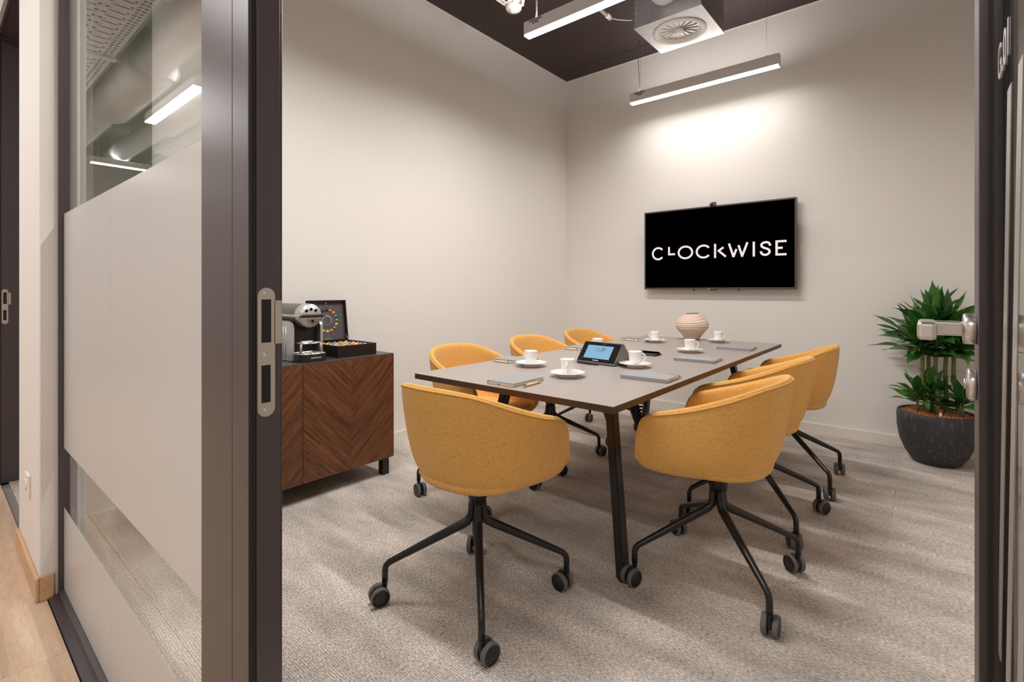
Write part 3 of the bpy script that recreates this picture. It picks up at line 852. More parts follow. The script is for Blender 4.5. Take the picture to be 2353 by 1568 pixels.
# ------------------------------------------------------------------ screen on the back wall
TVY = 4.31
tx0, tx1, tz0, tz1 = -2.004, -0.760, 1.112, 1.824
txc = (tx0 + tx1) / 2
tv = thing('television', 'large flat black screen hung on the cream wall showing white lettering', 'television', (txc, TVY, tz0))
hw, th_ = (tx1 - tx0) / 2, tz1 - tz0
MB().box(-hw, hw, 0.004, 0.045, 0, th_, 0.004).build('back_shell', M['tvframe'], tv)
bz = 0.0125
mb = MB().box(-hw, hw, 0, 0.006, 0, 0.016, 0.001).box(-hw, hw, 0, 0.006, th_ - bz, th_, 0.001).box(-hw, -hw + bz, 0, 0.006, 0.016, th_ - bz, 0.001).box(hw - bz, hw, 0, 0.006, 0.016, th_ - bz, 0.001)
mb.build('bezel', M['tvframe'], tv)
scr = MB().box(-hw + bz, hw - bz, 0.002, 0.0038, 0.016, th_ - bz).build('screen', M['tvblack'], tv)
MB().box(-0.30, 0.30, 0.045, WB_Y - TVY, 0.16, 0.56).build('wall_mount', M['blackp'], tv)
MB().box(-0.03, 0.03, 0.004, 0.03, -0.006, 0.001, 0.001).build('sensor_foot', M['blackp'], tv)
for xx in (-0.17, 0.20): MB().box(xx - 0.006, xx + 0.006, 0.008, 0.03, -0.009, 0.001, 0.002).build('rubber_foot', M['blackp'], tv)
text_part('maker_logo', 'LG', 0.013, M['print'], tv, face_matrix((-0.035, -0.0006, 0.008), (1, 0, 0), (0, 0, 1)))
# lettering: strokes measured on the screen plane
def SX(c): return on_plane_y(1440 + c * 440 / 2300.0, 580, TVY)[0] - txc
def SZ(cx_, cy_): return on_plane_y(1440 + cx_ * 440 / 2300.0, 420 + cy_ * 300 / 1568.0, TVY)[1] - tz0
Z0, Z1 = 1.378 - tz0, 1.498 - tz0
ST = 0.0170
def arc_pts(cx_, cz, rx, rz, a0, a1, n=28):
    return [(cx_ + rx * math.cos(math.radians(a0 + (a1 - a0) * k / n)), cz + rz * math.sin(math.radians(a0 + (a1 - a0) * k / n))) for k in range(n + 1)]
def ring(cx_, cz, rx, rz, a0, a1):
    return arc_pts(cx_, cz, rx, rz, a0, a1), arc_pts(cx_, cz, rx - ST, rz - ST, a0, a1)
def bar(p, q, wdt=ST):
    p, q = Vector(p), Vector(q); dd = (q - p).normalized(); nn_ = Vector((-dd.y, dd.x)) * wdt / 2
    return [tuple(p + nn_), tuple(q + nn_)], [tuple(p - nn_), tuple(q - nn_)]
FA, FB = 0.0006, 0.0016
def letter(strokes):
    mb = MB()
    for l, r in strokes: mb.strip(l, r, 1, FA, FB)
    mb.build('letter', M['tvtext'], scr)
zc, rz = (Z0 + Z1) / 2, (Z1 - Z0) / 2
def span(a, b): return SX(a), SX(b)
a, b = span(303, 480); r_ = (b - a) / 2 * 1.02
letter([ring(a + rz, zc, rz, rz, 40, 320)])
a, b = span(497, 580); letter([bar((a + ST / 2, SZ(510, 872)), (a + ST / 2, SZ(510, 773))), bar((a, SZ(540, 872) + ST / 2), (b, SZ(540, 872) + ST / 2))])
a, b = span(612, 798); letter([ring((a + b) / 2, zc, (b - a) / 2, rz, 0, 360)])
a, b = span(829, 1004); letter([ring(a + 0.066, zc, 0.066, rz, 38, 322)])
a, b = span(1046, 1077); letter([bar(((a + b) / 2, Z0), ((a + b) / 2, Z1)), bar((SX(1162), SZ(1162, 776)), (SX(1098), SZ(1098, 822))), bar((SX(1098), SZ(1098, 814)), (SX(1190), SZ(1190, 888)))])
letter([bar((SX(1228), Z1 - 0.004), (SX(1284), Z0 + 0.002)), bar((SX(1281), Z0 + 0.004), (SX(1318), SZ(1318, 797))), bar((SX(1343), SZ(1343, 752)), (SX(1388), Z0 + 0.003)), bar((SX(1383), Z0 + 0.003), (SX(1450), Z1 - 0.002))])
a, b = span(1510, 1543); letter([bar(((a + b) / 2, Z0), ((a + b) / 2, Z1))])
a, b = span(1592, 1740)
sp_c = [(0.95, 0.70), (0.93, 0.80), (0.82, 0.93), (0.62, 0.985), (0.40, 0.975), (0.20, 0.90), (0.115, 0.775), (0.19, 0.645), (0.40, 0.555), (0.62, 0.49), (0.82, 0.405), (0.90, 0.275), (0.84, 0.135), (0.66, 0.035), (0.44, 0.015), (0.22, 0.075), (0.09, 0.20), (0.075, 0.30)]
cps = [Vector((a + (b - a) * (0.08 + 0.84 * p[0]), Z0 + ST / 2 + (Z1 - Z0 - ST) * p[1])) for p in sp_c]
def crom(pts, n=5):
    out = []
    for i in range(len(pts) - 1):
        p0, p1, p2, p3 = pts[max(i - 1, 0)], pts[i], pts[i + 1], pts[min(i + 2, len(pts) - 1)]
        for k in range(n):
            u = k / n
            out.append(0.5 * ((2 * p1) + (p2 - p0) * u + (2 * p0 - 5 * p1 + 4 * p2 - p3) * u * u + (3 * p1 - p0 - 3 * p2 + p3) * u ** 3))
    out.append(pts[-1]); return out
sc_ = crom(cps); lft, rgt = [], []
for i, p in enumerate(sc_):
    tdir = (sc_[min(i + 1, len(sc_) - 1)] - sc_[max(i - 1, 0)]).normalized(); nn_ = Vector((-tdir.y, tdir.x)) * ST / 2
    lft.append(tuple(p + nn_)); rgt.append(tuple(p - nn_))
letter([(lft, rgt)])
a, b = span(1786, 1920)
letter([bar((a + ST / 2, Z0), (a + ST / 2, Z1)), bar((a, Z0 + ST / 2), (b, Z0 + ST / 2)), bar((a, Z1 - ST / 2), (b, Z1 - ST / 2)), bar((a, zc), (a + (b - a) * 0.66, zc))])
# webcam
cxw, czw = on_plane_y(1638.5, 470, TVY)
wc = thing('webcam', 'small black webcam clipped on top of the screen', 'webcam', (cxw, TVY, tz1))
MB().box(-0.022, 0.022, -0.028, 0.030, -0.012, 0.020, 0.007, 3).build('camera_body', M['tvframe'], wc)
MB().lathe([(0, 0), (0.012, 0), (0.010, 0.004), (0, 0.004)], 20, Matrix.Translation((-0.004, -0.028, 0.003)) @ Matrix.Rotation(math.pi / 2, 4, 'X')).build('lens', M['hubblack'], wc)
MB().box(-0.018, 0.018, 0.0, 0.034, 0.018, 0.032, 0.004).build('clip', M['tvframe'], wc)
so = thing('wall_socket', 'white wall socket on the cream wall beside the screen edge', 'socket', (-0.787, WB_Y, 1.415))
MB().box(-0.04, 0.04, -0.010, 0, -0.04, 0.04, 0.003, 2).build('cover_plate', M['socket'], so)
MB().box(-0.02, 0.02, -0.0125, -0.0095, -0.02, 0.02, 0.001).build('socket_insert', M['socket'], so)

# ------------------------------------------------------------------ table
TZ = 0.73
TX0, TX1, TY0, TY1 = -1.780, -0.775, 1.438, 3.865
tb = thing('meeting_table', 'long rectangular taupe meeting table on splayed black legs', 'table', ((TX0 + TX1) / 2, (TY0 + TY1) / 2, 0))
hx, hy = (TX1 - TX0) / 2, (TY1 - TY0) / 2
MB().box(-hx, hx, -hy, hy, TZ - 0.0012, TZ).build('laminate_surface', M['tabletop'], tb)
MB().box(-hx, hx, -hy, hy, TZ - 0.024, TZ - 0.0012).build('table_board', M['tableedge'], tb)
for sx in (-1, 1):
    for sy in (-1, 1):
        ft = Vector((sx * (hx - 0.109), sy * (hy - 0.278), 0.014)); tp = Vector((sx * (hx - 0.231), sy * (hy - 0.40), TZ - 0.026))
        q = MB()
        a_, b_ = 0.026, 0.017
        vs = []
        for c0 in (ft, tp):
            for ux, uy in ((-1, -1), (1, -1), (1, 1), (-1, 1)):
                vs.append(q.bm.verts.new((c0.x + ux * b_, c0.y + uy * a_, c0.z)))
        for k in range(4): q.bm.faces.new([vs[k], vs[(k + 1) % 4], vs[4 + (k + 1) % 4], vs[4 + k]])
        q.bm.faces.new(vs[:4][::-1]); q.bm.faces.new(vs[4:])
        bmesh.ops.bevel(q.bm, geom=q.bm.edges[:], offset=0.003, segments=2, affect='EDGES')
        lg = q.build('leg', M['black'], tb)
        MB().lathe([(0, 0), (0.017, 0), (0.019, 0.004), (0.015, 0.009), (0.008, 0.010), (0.008, 0.018), (0, 0.018)], 20, Matrix.Translation((ft.x, ft.y, 0))).build('levelling_foot', M['blackp'], lg)
for sy in (-1, 1):
    MB().box(-hx + 0.17, hx - 0.17, sy * (hy - 0.40) - 0.025, sy * (hy - 0.40) + 0.025, TZ - 0.052, TZ - 0.0245, 0.002).build('cross_rail', M['black'], tb)
for sx in (-1, 1):
    MB().box(sx * 0.22 - 0.015, sx * 0.22 + 0.015, -hy + 0.375, hy - 0.375, TZ - 0.064, TZ - 0.0245, 0.002).build('long_rail', M['black'], tb)

# flexible cable spine under the table
bx_, by_ = P(1512, 1064, 0.0)
cs = thing('cable_spine', 'black flexible cable spine dropping from the table to a round base', 'cable spine', (bx_, by_, 0))
MB().lathe([(0, 0), (0.075, 0), (0.078, 0.006), (0.070, 0.014), (0.03, 0.017), (0, 0.017)], 36).build('base_disc', M['chrome'], cs)
tpx, tpy = -1.33 - bx_, 2.62 - by_
def spine(u):
    # leaves the base, leans over to the port under the table top
    return Vector((tpx * u ** 1.4, tpy * u ** 1.2 - 0.10 * math.sin(u * math.pi), 0.02 + u * (TZ - 0.09)))
nseg = 34
for k in range(nseg):
    u = (k + 0.5) / nseg
    p = spine(u); tdir = (spine(min(u + 0.01, 1)) - spine(max(u - 0.01, 0))).normalized()
    R = tdir.to_track_quat('Z', 'Y').to_matrix().to_4x4(); R.translation = p
    MB().lathe([(0.022, -0.006), (0.030, -0.003), (0.030, 0.003), (0.022, 0.006), (0.012, 0.0), (0.022, -0.006)], 16, R).build('vertebra', M['blackp'], cs)
MB().tube([spine(k / 20) for k in range(21)], 0.011, n=8).build('cable_bundle', M['black'], cs)
# loose coiled cable beside the spine
pts = []
for k in range(0, 15 * 14 + 1):
    u = k / (15 * 14); c0 = spine(1 - 0.52 * u) + Vector((0.075 - 0.03 * u, -0.045, 0.02))
    a_ = 2 * math.pi * k / 14
    pts.append(c0 + Vector((0.028 * math.cos(a_), 0.028 * math.sin(a_), 0)))
MB().tube(pts, 0.0036, n=6).build('coiled_cable', M['black'], cs)

# ------------------------------------------------------------------ chairs
def chair_mesh_parts():
    st = [((0, -.255, .800), (0, -.235, .62), (0, -.195, .475)),
          ((.10, -.245, .798), (.093, -.225, .62), (.080, -.185, .473)),
          ((.180, -.208, .787), (.170, -.190, .62), (.147, -.155, .470)),
          ((.232, -.142, .760), (.220, -.130, .61), (.193, -.107, .466)),
          ((.256, -.055, .726), (.244, -.048, .59), (.218, -.038, .455)),
          ((.262, .045, .692), (.250, .045, .575), (.228, .042, .448)),
          ((.259, .115, .673), (.249, .115, .56), (.230, .105, .442)),
          ((.255, .168, .657), (.247, .162, .550), (.231, .145, .440)),
          ((.252, .202, .632), (.245, .192, .535), (.230, .168, .440)),
          ((.248, .218, .550), (.243, .208, .500), (.228, .182, .440)),
          ((.238, .226, .458), (.230, .214, .445), (.208, .190, .434)),
          ((.150, .236, .452), (.145, .222, .440), (.125, .195, .431)),
          ((0, .240, .450), (0, .227, .439), (0, .20, .430))]
    st = [tuple((p[0] * 1.012, p[1] * 1.012, p[2]) for p in q) for q in st]
    full = [tuple(Vector(p) for p in s) for s in st]
    full += [tuple(Vector((-p[0], p[1], p[2])) for p in s) for s in st[-2:0:-1]]
    bm = bmesh.new(); rings = [[] for _ in range(9)]
    outer_path = []
    for R, Mi, B in full:
        ang = math.atan2(B.y + 0.0, B.x)
        C = Vector((0.05 * math.cos(ang), 0.05 * math.sin(ang), 0.430))
        prof = crom([R, Mi, B, C * 0.5 + B * 0.5 - Vector((0, 0, 0.010)), C], 2)
        for k, p in enumerate(prof): rings[k].append(bm.verts.new(p))
        outer_path.append(prof[0] + (prof[1] - prof[0]) * 0.06)
    n = len(full)
    for k in range(len(rings) - 1):
        for i in range(n):
            f = bm.faces.new([rings[k][i], rings[k][(i + 1) % n], rings[k + 1][(i + 1) % n], rings[k + 1][i]]); f.smooth = True
    f = bm.faces.new(rings[-1]); f.smooth = True
    bmesh.ops.recalc_face_normals(bm, faces=bm.faces[:])
    bm.faces.ensure_lookup_table(); bm.normal_update()
    # make the normals point outwards (down at the bottom cap)
    if bm.faces[-1].normal.z > 0:
        bmesh.ops.reverse_faces(bm, faces=bm.faces[:])
    me = bpy.data.meshes.new('shell'); bm.to_mesh(me); bm.free(); me.materials.append(M['fabric'])
    o = bpy.data.objects.new('shell', me); link(o)
    s = o.modifiers.new('thick', 'SOLIDIFY'); s.thickness = 0.030; s.offset = -1; s.use_even_offset = False
    ss = o.modifiers.new('sub', 'SUBSURF'); ss.levels = 2; ss.render_levels = 2
    dg = bpy.context.evaluated_depsgraph_get()
    shell = bpy.data.meshes.new_from_object(o.evaluated_get(dg))
    for p in shell.polygons: p.use_smooth = True
    bpy.data.objects.remove(o)
    from mathutils.bvhtree import BVHTree
    bvh = BVHTree.FromPolygons([v.co for v in shell.vertices], [p.vertices[:] for p in shell.polygons])
    path = outer_path[:11][::-1]
    left = [Vector((-p.x, p.y, p.z)) for p in path[::-1]][1:]
    snapped = []
    for p in crom(path + left, 6):
        p = p + Vector((p.x, p.y, 0)).normalized() * 0.02 - Vector((0, 0, 0.006))
        c_, n_, _, _ = bvh.find_nearest(p)
        snapped.append(c_ + n_ * 0.0012)
    pip = MB().tube(snapped, 0.0036, n=8).mesh('piping', M['piping'])
    # seat cushion inside the shell
    q = MB(); out = []
    for R, Mi, B in full:
        out.append(Vector((B.x * 0.97, B.y * 0.97 + (0.022 if B.y > 0.12 else 0.0), 0.452)))
    def ringv(sc, z): return [q.bm.verts.new((p.x * sc, p.y * sc, z)) for p in out]
    rr = [ringv(0.96, 0.447), ringv(1.0, 0.463), ringv(0.98, 0.475), ringv(0.88, 0.481), ringv(0.5, 0.479)]
    for a, b in zip(rr[:-1], rr[1:]):
        for i in range(n):
            f = q.bm.faces.new([a[i], a[(i + 1) % n], b[(i + 1) % n], b[i]]); f.smooth = True
    f = q.bm.faces.new(rr[-1]); f.smooth = True
    q.bm.faces.new(rr[0][::-1])
    cush = q.mesh('seat_cushion', M['fabric'])
    return shell, pip, cush

def make_chair():
    t = thing('swivel_armchair', '', '')
    shell, pip, cush = chair_mesh_parts()
    for nm, me in (('shell', shell), ('piping', pip), ('seat_cushion', cush)):
        link(bpy.data.objects.new(nm, me), t)
    MB().lathe([(0, 0.434), (0.034, 0.434), (0.034, 0.362), (0.031, 0.360), (0.031, 0.345), (0, 0.345)], 28).build('column', M['black'], t)
    RL = 0.327
    pts = [Vector((0.019, 0, 0.352)), Vector((0.020, 0, 0.33)), Vector((0.021, 0, 0.305)), Vector((0.026, 0, 0.289)), Vector((0.036, 0, 0.277)), Vector((0.056, 0, 0.266)),
           Vector((0.16, 0, 0.217)), Vector((RL - 0.033, 0, 0.1535)), Vector((RL - 0.014, 0, 0.144)), Vector((RL - 0.004, 0, 0.133)), Vector((RL, 0, 0.118)), Vector((RL, 0, 0.076))]
    rad = [0.0125, 0.0135, 0.0145, 0.0155, 0.016, 0.016, 0.0140, 0.0110, 0.0108, 0.0108, 0.0108, 0.0108]
    leg = MB().tube(pts, rad, n=12).mesh('leg', M['black'])
    fork = MB().lathe([(0, 0.080), (0.009, 0.080), (0.009, 0.066), (0.0, 0.066)], 12)
    fork.box(-0.007, 0.034, -0.006, 0.006, 0.028, 0.068, 0.004, 2)
    fork = fork.mesh('caster_fork', M['blackp'])
    wm = MB()
    Rw = Matrix.Rotation(math.pi / 2, 4, 'X')
    wm.lathe([(0, 0.0085), (0.027, 0.0085), (0.029, 0.0075), (0.029, -0.0085), (0, -0.0085)], 28, Rw, mi=0)
    wm.lathe([(0.0285, 0.009), (0.031, 0.0088), (0.0335, 0.006), (0.0335, -0.006), (0.031, -0.0088), (0.0285, -0.009)], 28, Rw, mi=1)
    wheel = wm.mesh('caster_wheel', [M['blackp'], M['tyre']])
    for k in range(4):
        a = math.pi / 4 + k * math.pi / 2
        lo = bpy.data.objects.new('leg', leg); link(lo, t); lo.rotation_euler = (0, 0, a)
        fo = bpy.data.objects.new('caster_fork', fork); link(fo, lo); fo.location = (RL, 0, 0)
        for s in (-1, 1):
            wo = bpy.data.objects.new('caster_wheel', wheel); link(wo, lo)
            wo['side'] = s
    return t

def set_casters(ch, angs):
    legs = [o for o in ch.children if o.name.startswith('leg')]
    for lo, a in zip(legs, angs):
        for o in lo.children:
            if o.name.startswith('caster_fork'):
                o.rotation_euler = (0, 0, a)
            else:
                s = o['side']
                off = Matrix.Rotation(a, 3, 'Z') @ Vector((0.020, s * 0.0165, 0.0337))
                o.location = Vector((0.327, 0, 0)) + off; o.rotation_euler = (0, 0, a)

ch0 = make_chair()
CH = [(-1.240, 1.287, 1, 'mustard fabric swivel armchair at the head of the table facing the screen', (2.3, 2.9, 0.4, 2.2)),
      (-0.612, 1.961, 90, 'mustard swivel armchair on the planter side of the table, the one by the glass door', (0.2, 0.5, 2.4, 1.7)),
      (-0.645, 2.625, 88, 'middle mustard swivel armchair on the planter side of the table', (2.6, 1.0, 2.9, 0.3)),
      (-0.620, 3.285, 91, 'mustard swivel armchair on the planter side of the table, the one by the screen wall', (0.8, 2.2, 2.6, 1.0)),
      (-1.877, 1.960, -90, 'mustard swivel armchair with its back to the cream wall, the one by the sideboard', (1.0, 2.5, 0.2, 2.1)),
      (-1.905, 2.670, -91, 'middle mustard swivel armchair with its back to the cream wall', (2.0, 0.6, 1.4, 2.8)),
      (-1.950, 3.380, -92, 'mustard swivel armchair with its back to the cream wall, the one in the room corner', (0.3, 1.9, 2.5, 1.1))]
for i, (x, y, rz, lab, an) in enumerate(CH):
    c = ch0 if i == 0 else copy_tree(ch0)
    c.location = (x, y, 0); c.rotation_euler = (0, 0, math.radians(rz))
    tag(c, lab, 'chair', 'mustard chairs around the table')
    set_casters(c, an)

# ------------------------------------------------------------------ things on the table
cup_mesh = MB().lathe([(0, 0.004), (0.0225, 0.004), (0.0245, 0.0), (0.0255, 0.003), (0.0275, 0.016), (0.0300, 0.048), (0.0325, 0.066), (0.0328, 0.069), (0.0310, 0.069), (0.0280, 0.048), (0.0250, 0.016), (0.020, 0.008), (0, 0.007)], 36).mesh('cup_body', M['china'])
hp = [Vector((0.030 + 0.0, 0, 0.056))] + [Vector((0.0340 + 0.0165 * math.sin(math.pi * k / 10) , 0, 0.041 + 0.0165 * math.cos(math.pi * k / 10))) for k in range(0, 10)] + [Vector((0.034, 0, 0.0225)), Vector((0.0275, 0, 0.019))]
hm = MB().tube(hp, 0.0042, n=10).mesh('cup_handle', M['china'])
saucer_mesh = MB().lathe([(0, 0.006), (0.026, 0.006), (0.028, 0.008), (0.045, 0.0105), (0.064, 0.0165), (0.0765, 0.020), (0.0775, 0.0215), (0.0765, 0.0225), (0.062, 0.0195), (0.045, 0.0140), (0.030, 0.0105), (0.027, 0.0085), (0, 0.0085)], 44)
saucer_mesh.lathe([(0.038, 0.0), (0.040, 0.0), (0.041, 0.0095), (0.037, 0.0095), (0.038, 0.0)], 44)
saucer_mesh = saucer_mesh.mesh('saucer', M['china'])
CUPS = [(1304, 866, -60, 'in front of the head chair'),
        (1220, 842, 165, 'beside the notebook at the sideboard-end place'),
        (1459, 844, 35, 'between the conference console and the place by the glass door'),
        (1585, 810, 35, 'at the middle place on the planter side'),
        (1505, 787, 165, 'by the pen at the room-corner place'),
        (1650, 787, 35, 'at the place nearest the striped clay vase on the planter side'),
        (0, 0, 165, 'half hidden behind the conference console')]
for u, v, rz, where in CUPS:
    x, y = P(u, v, TZ) if u else (-1.560, 2.69)
    s = bpy.data.objects.new('saucer', saucer_mesh); link(s); s.location = (x, y, TZ)
    tag(s, 'white porcelain saucer ' + where, 'saucer', 'saucers on the meeting table')
    c = thing('espresso_cup', 'white porcelain espresso cup ' + where, 'cup', (x, y, TZ + 0.0086), math.radians(rz), 'espresso cups on the meeting table')
    link(bpy.data.objects.new('cup_body', cup_mesh), c)
    link(bpy.data.objects.new('cup_handle', hm), c)
    text_part('cup_print', 'NESPRESSO', 0.0042, M['ink'], c, face_matrix((0.0, -0.0268, 0.010), (1, 0, 0), (0, 0.09, 1)), 0.0002)

nbW, nbL, nbH = 0.135, 0.205, 0.0155
def nb_parts():
    cov = MB().box(-nbL / 2, nbL / 2, -nbW / 2, nbW / 2, 0, 0.0016, 0.0005).box(-nbL / 2, nbL / 2, -nbW / 2, nbW / 2, nbH - 0.0016, nbH, 0.0005).box(-nbL / 2, nbL / 2, -nbW / 2, -nbW / 2 + 0.0016, 0.0016, nbH - 0.0016)
    cov = cov.mesh('cover', M['notebook'])
    pag = MB().box(-nbL / 2 + 0.003, nbL / 2 - 0.003, -nbW / 2 + 0.0016, nbW / 2 - 0.003, 0.0016, nbH - 0.0016).mesh('pages', M['paper'])
    rib = MB().box(nbL / 2 - 0.0028, nbL / 2 - 0.0018, -0.012, -0.004, 0.003, 0.006).mesh('ribbon_marker', M['ink'])
    return cov, pag, rib
cov, pag, rib = nb_parts()
def pen_parts():
    R = Matrix.Rotation(math.pi / 2, 4, 'Y')
    Tm = Matrix.Translation((0, 0, 0.0056))
    b1 = MB().lathe([(0.0052, -0.036), (0.0055, -0.034), (0.0055, 0.034), (0.0052, 0.036)], 16, Tm @ R, cap0=True, cap1=True).mesh('barrel', M['bamboo'])
    b2 = MB().lathe([(0.0052, -0.036), (0.0045, -0.048), (0.0020, -0.060), (0.0008, -0.064), (0, -0.064)], 14, Tm @ R).mesh('tip', M['chrome'])
    b3 = MB().lathe([(0.0052, 0.036), (0.0054, 0.060), (0.003, 0.062), (0.003, 0.070), (0, 0.070)], 14, Tm @ R)
    b3.box(0.010, 0.060, -0.002, 0.002, 0.0115, 0.0130).box(0.054, 0.060, -0.002, 0.002, 0.008, 0.013)
    return b1, b2, b3.mesh('clip_end', M['chrome'])
p1, p2, p3 = pen_parts()
def notebook(x, y, rz, where):
    t = thing('notebook', 'grey linen notebook ' + where, 'notebook', (x, y, TZ), math.radians(rz), 'linen notebooks on the meeting table')
    for nm, me in (('cover', cov), ('pages', pag), ('ribbon_marker', rib)): link(bpy.data.objects.new(nm, me), t)
    return t
def pen(x, y, rz, where):
    t = thing('ballpoint_pen', 'bamboo pen ' + where, 'pen', (x, y, TZ), math.radians(rz), 'bamboo pens on the meeting table')
    for nm, me in (('barrel', p1), ('tip', p2), ('clip_end', p3)): link(bpy.data.objects.new(nm, me), t)
# head place, three on the planter side, three on the sideboard side
notebook(-1.292, 1.570, -90, 'at the head of the table')
pen(*P(1221, 886, TZ), 94, 'lying beside the notebook at the head of the table')
notebook(-0.905, 1.995, 2, 'at the planter-side place by the glass door')
pen(-0.868, 2.082, 0, 'behind the notebook at the planter-side place by the glass door')
notebook(-0.935, 2.655, 2, 'at the middle planter-side place')
pen(-0.895, 2.742, 0, 'behind the notebook at the middle planter-side place')
notebook(-0.930, 3.335, 2, 'at the planter-side place by the screen wall')
pen(-0.888, 3.425, 0, 'behind the notebook at the planter-side place by the screen wall')
notebook(-1.668, 2.020, 182, 'at the place by the sideboard')
pen(-1.690, 1.938, 2, 'in front of the notebook at the place by the sideboard')
notebook(-1.706, 2.748, 92, 'half hidden behind the conference console')
pen(-1.712, 2.630, 2, 'left of the conference console')
notebook(-1.675, 3.470, 182, 'at the room-corner place')
pen(-1.690, 3.385, 2, 'in front of the notebook at the room-corner place')

# conference console
hx_, hy_ = -1.292, 2.193
hub = thing('conference_console', 'wedge shaped conference console with a lit blue touch screen', 'console', (hx_, hy_, TZ), math.radians(-6))
def roundpoly(pts, r, n=5):
    out = []
    m = len(pts)
    for i in range(m):
        p = Vector(pts[i]); a = (Vector(pts[i - 1]) - p).normalized(); b = (Vector(pts[(i + 1) % m]) - p).normalized()
        rr = r[i] if isinstance(r, (list, tuple)) else r
        for k in range(n + 1):
            u = k / n
            p0, p2 = p + a * rr, p + b * rr
            out.append(tuple((1 - u) ** 2 * p0 + 2 * u * (1 - u) * p + u * u * p2))
    return out
wed = roundpoly([(-0.0, 0.003), (0.175, 0.003), (0.092, 0.106), (0.082, 0.106)], [0.012, 0.012, 0.008, 0.008])
MB().prism(wed, 0, -0.117, 0.117).build('console_body', M['hubgrey'], hub)
MB().box(-0.112, 0.112, 0.005, 0.17, 0, 0.004).build('rubber_base', M['blackp'], hub)
# front glass: lies on the sloping front
sl = math.atan2(0.103, 0.082)
glassM = Matrix.Translation((0, 0.0035, 0.0075)) @ Matrix.Rotation(sl, 4, 'X')
def sloped(name, x0, x1, y0, y1, z0, z1, mat, parent, bev=0.0):
    mb = MB().box(x0, x1, y0, y1, z0, z1, bev)
    bmesh.ops.transform(mb.bm, matrix=glassM, verts=mb.bm.verts[:])
    return mb.build(name, mat, parent)
fg = sloped('front_glass', -0.114, 0.114, 0.006, 0.122, 0.0, 0.0025, M['hubblack'], hub, 0.001)
sloped('lit_display', -0.082, 0.076, 0.024, 0.102, 0.0026, 0.0030, M['hubscreen'], fg)
text_part('clock_digits', '11:30', 0.028, M['ink'], fg, glassM @ face_matrix((0.004, 0.080, 0.0031), (1, 0, 0), (0, 1, 0)), 0.0001)
sloped('date_line', -0.016, 0.022, 0.0655, 0.0668, 0.0031, 0.0033, M['ink'], fg)
sloped('maker_mark', -0.018, 0.018, 0.0120, 0.0158, 0.0026, 0.0028, M['print'], fg)
MB().lathe([(0, 0), (0.0025, 0), (0, 0.001)], 10, glassM @ Matrix.Translation((0.012, 0.114, 0.0026))).build('camera_dot', M['print'], fg)
tag(MB().tube([(-1.40, 2.21, TZ + 0.0035), (-1.37, 2.165, TZ + 0.0035), (-1.30, 2.155, TZ + 0.0035), (-1.25, 2.16, TZ + 0.0035), (-1.32, 2.175, TZ + 0.0035), (-1.405, 2.195, TZ + 0.0035)], 0.002, n=6).build('thin_cable', M['black']), 'thin black cable looped in front of the conference console', 'cable')
# cable port with two raised flaps
cp = thing('cable_port', 'black flip up cable port set into the table behind the console', 'cable port', (-1.235, 2.72, TZ))
MB().box(-0.060, 0.060, -0.050, 0.050, 0.0, 0.0015, 0.0008).build('port_frame', M['blackp'], cp)
for s, an in ((-1, 40), (1, -20)):
    mb = MB().box(-0.055, 0.055, 0.0, 0.043, 0.0, 0.0030, 0.001)
    R = Matrix.Translation((0, -0.047 if s < 0 else 0.047, 0.002)) @ Matrix.Rotation(0 if s < 0 else math.pi, 4, 'Z') @ Matrix.Rotation(math.radians(8 if s < 0 else 24), 4, 'X')
    bmesh.ops.transform(mb.bm, matrix=R, verts=mb.bm.verts[:])
    mb.build('flap', M['blackp'], cp)

# clay vase
vx, vy = P(1590, 780.5, TZ)
rnd = random.Random(3)
prof_o = [(0.0, 0.0), (0.050, 0.0), (0.054, 0.006)]
keys = [(0.0, 0.054), (0.10, 0.062), (0.28, 0.090), (0.42, 0.112), (0.55, 0.120), (0.68, 0.112), (0.80, 0.090), (0.90, 0.068), (1.0, 0.046)]
def vr(u):
    for (a, ra), (b, rb) in zip(keys[:-1], keys[1:]):
        if a <= u <= b: return ra + (rb - ra) * (u - a) / (b - a)
    return keys[-1][1]
VHt = 0.196
va = thing('clay_vase', 'round pink clay vase with coiled horizontal ridges on the table', 'vase', (vx, vy, TZ))
mb = MB(); nseg_, nring = 56, 92
grid = []
for j in range(nring + 1):
    u = j / nring
    row = []
    for k in range(nseg_):
        a = 2 * math.pi * k / nseg_
        ph = u * 12.0 + 0.35 * math.sin(a + u * 5) + 0.18 * math.sin(2 * a - 1.0)
        sw = abs(math.sin(ph * math.pi)) ** 0.45 - 0.6
        amp = 0.0075 if u > 0.35 else 0.0022
        r = vr(u) + amp * sw
        row.append(mb.bm.verts.new((r * math.cos(a), r * math.sin(a), 0.003 + u * VHt + 0.004 * u * math.sin(a + 0.6))))
    grid.append(row)
for j in range(nring):
    for k in range(nseg_):
        f = mb.bm.faces.new([grid[j][k], grid[j][(k + 1) % nseg_], grid[j + 1][(k + 1) % nseg_], grid[j + 1][k]]); f.smooth = True
mb.bm.faces.new(grid[0][::-1])
mb.build('vase_body', M['vase'], va)
MB().lathe([(0.046, VHt + 0.001), (0.039, VHt + 0.001), (0.034, VHt - 0.02), (0.05, VHt - 0.06), (0.08, 0.10), (0.04, 0.02), (0, 0.02)], 40).build('vase_inside', M['vase_in'], va)

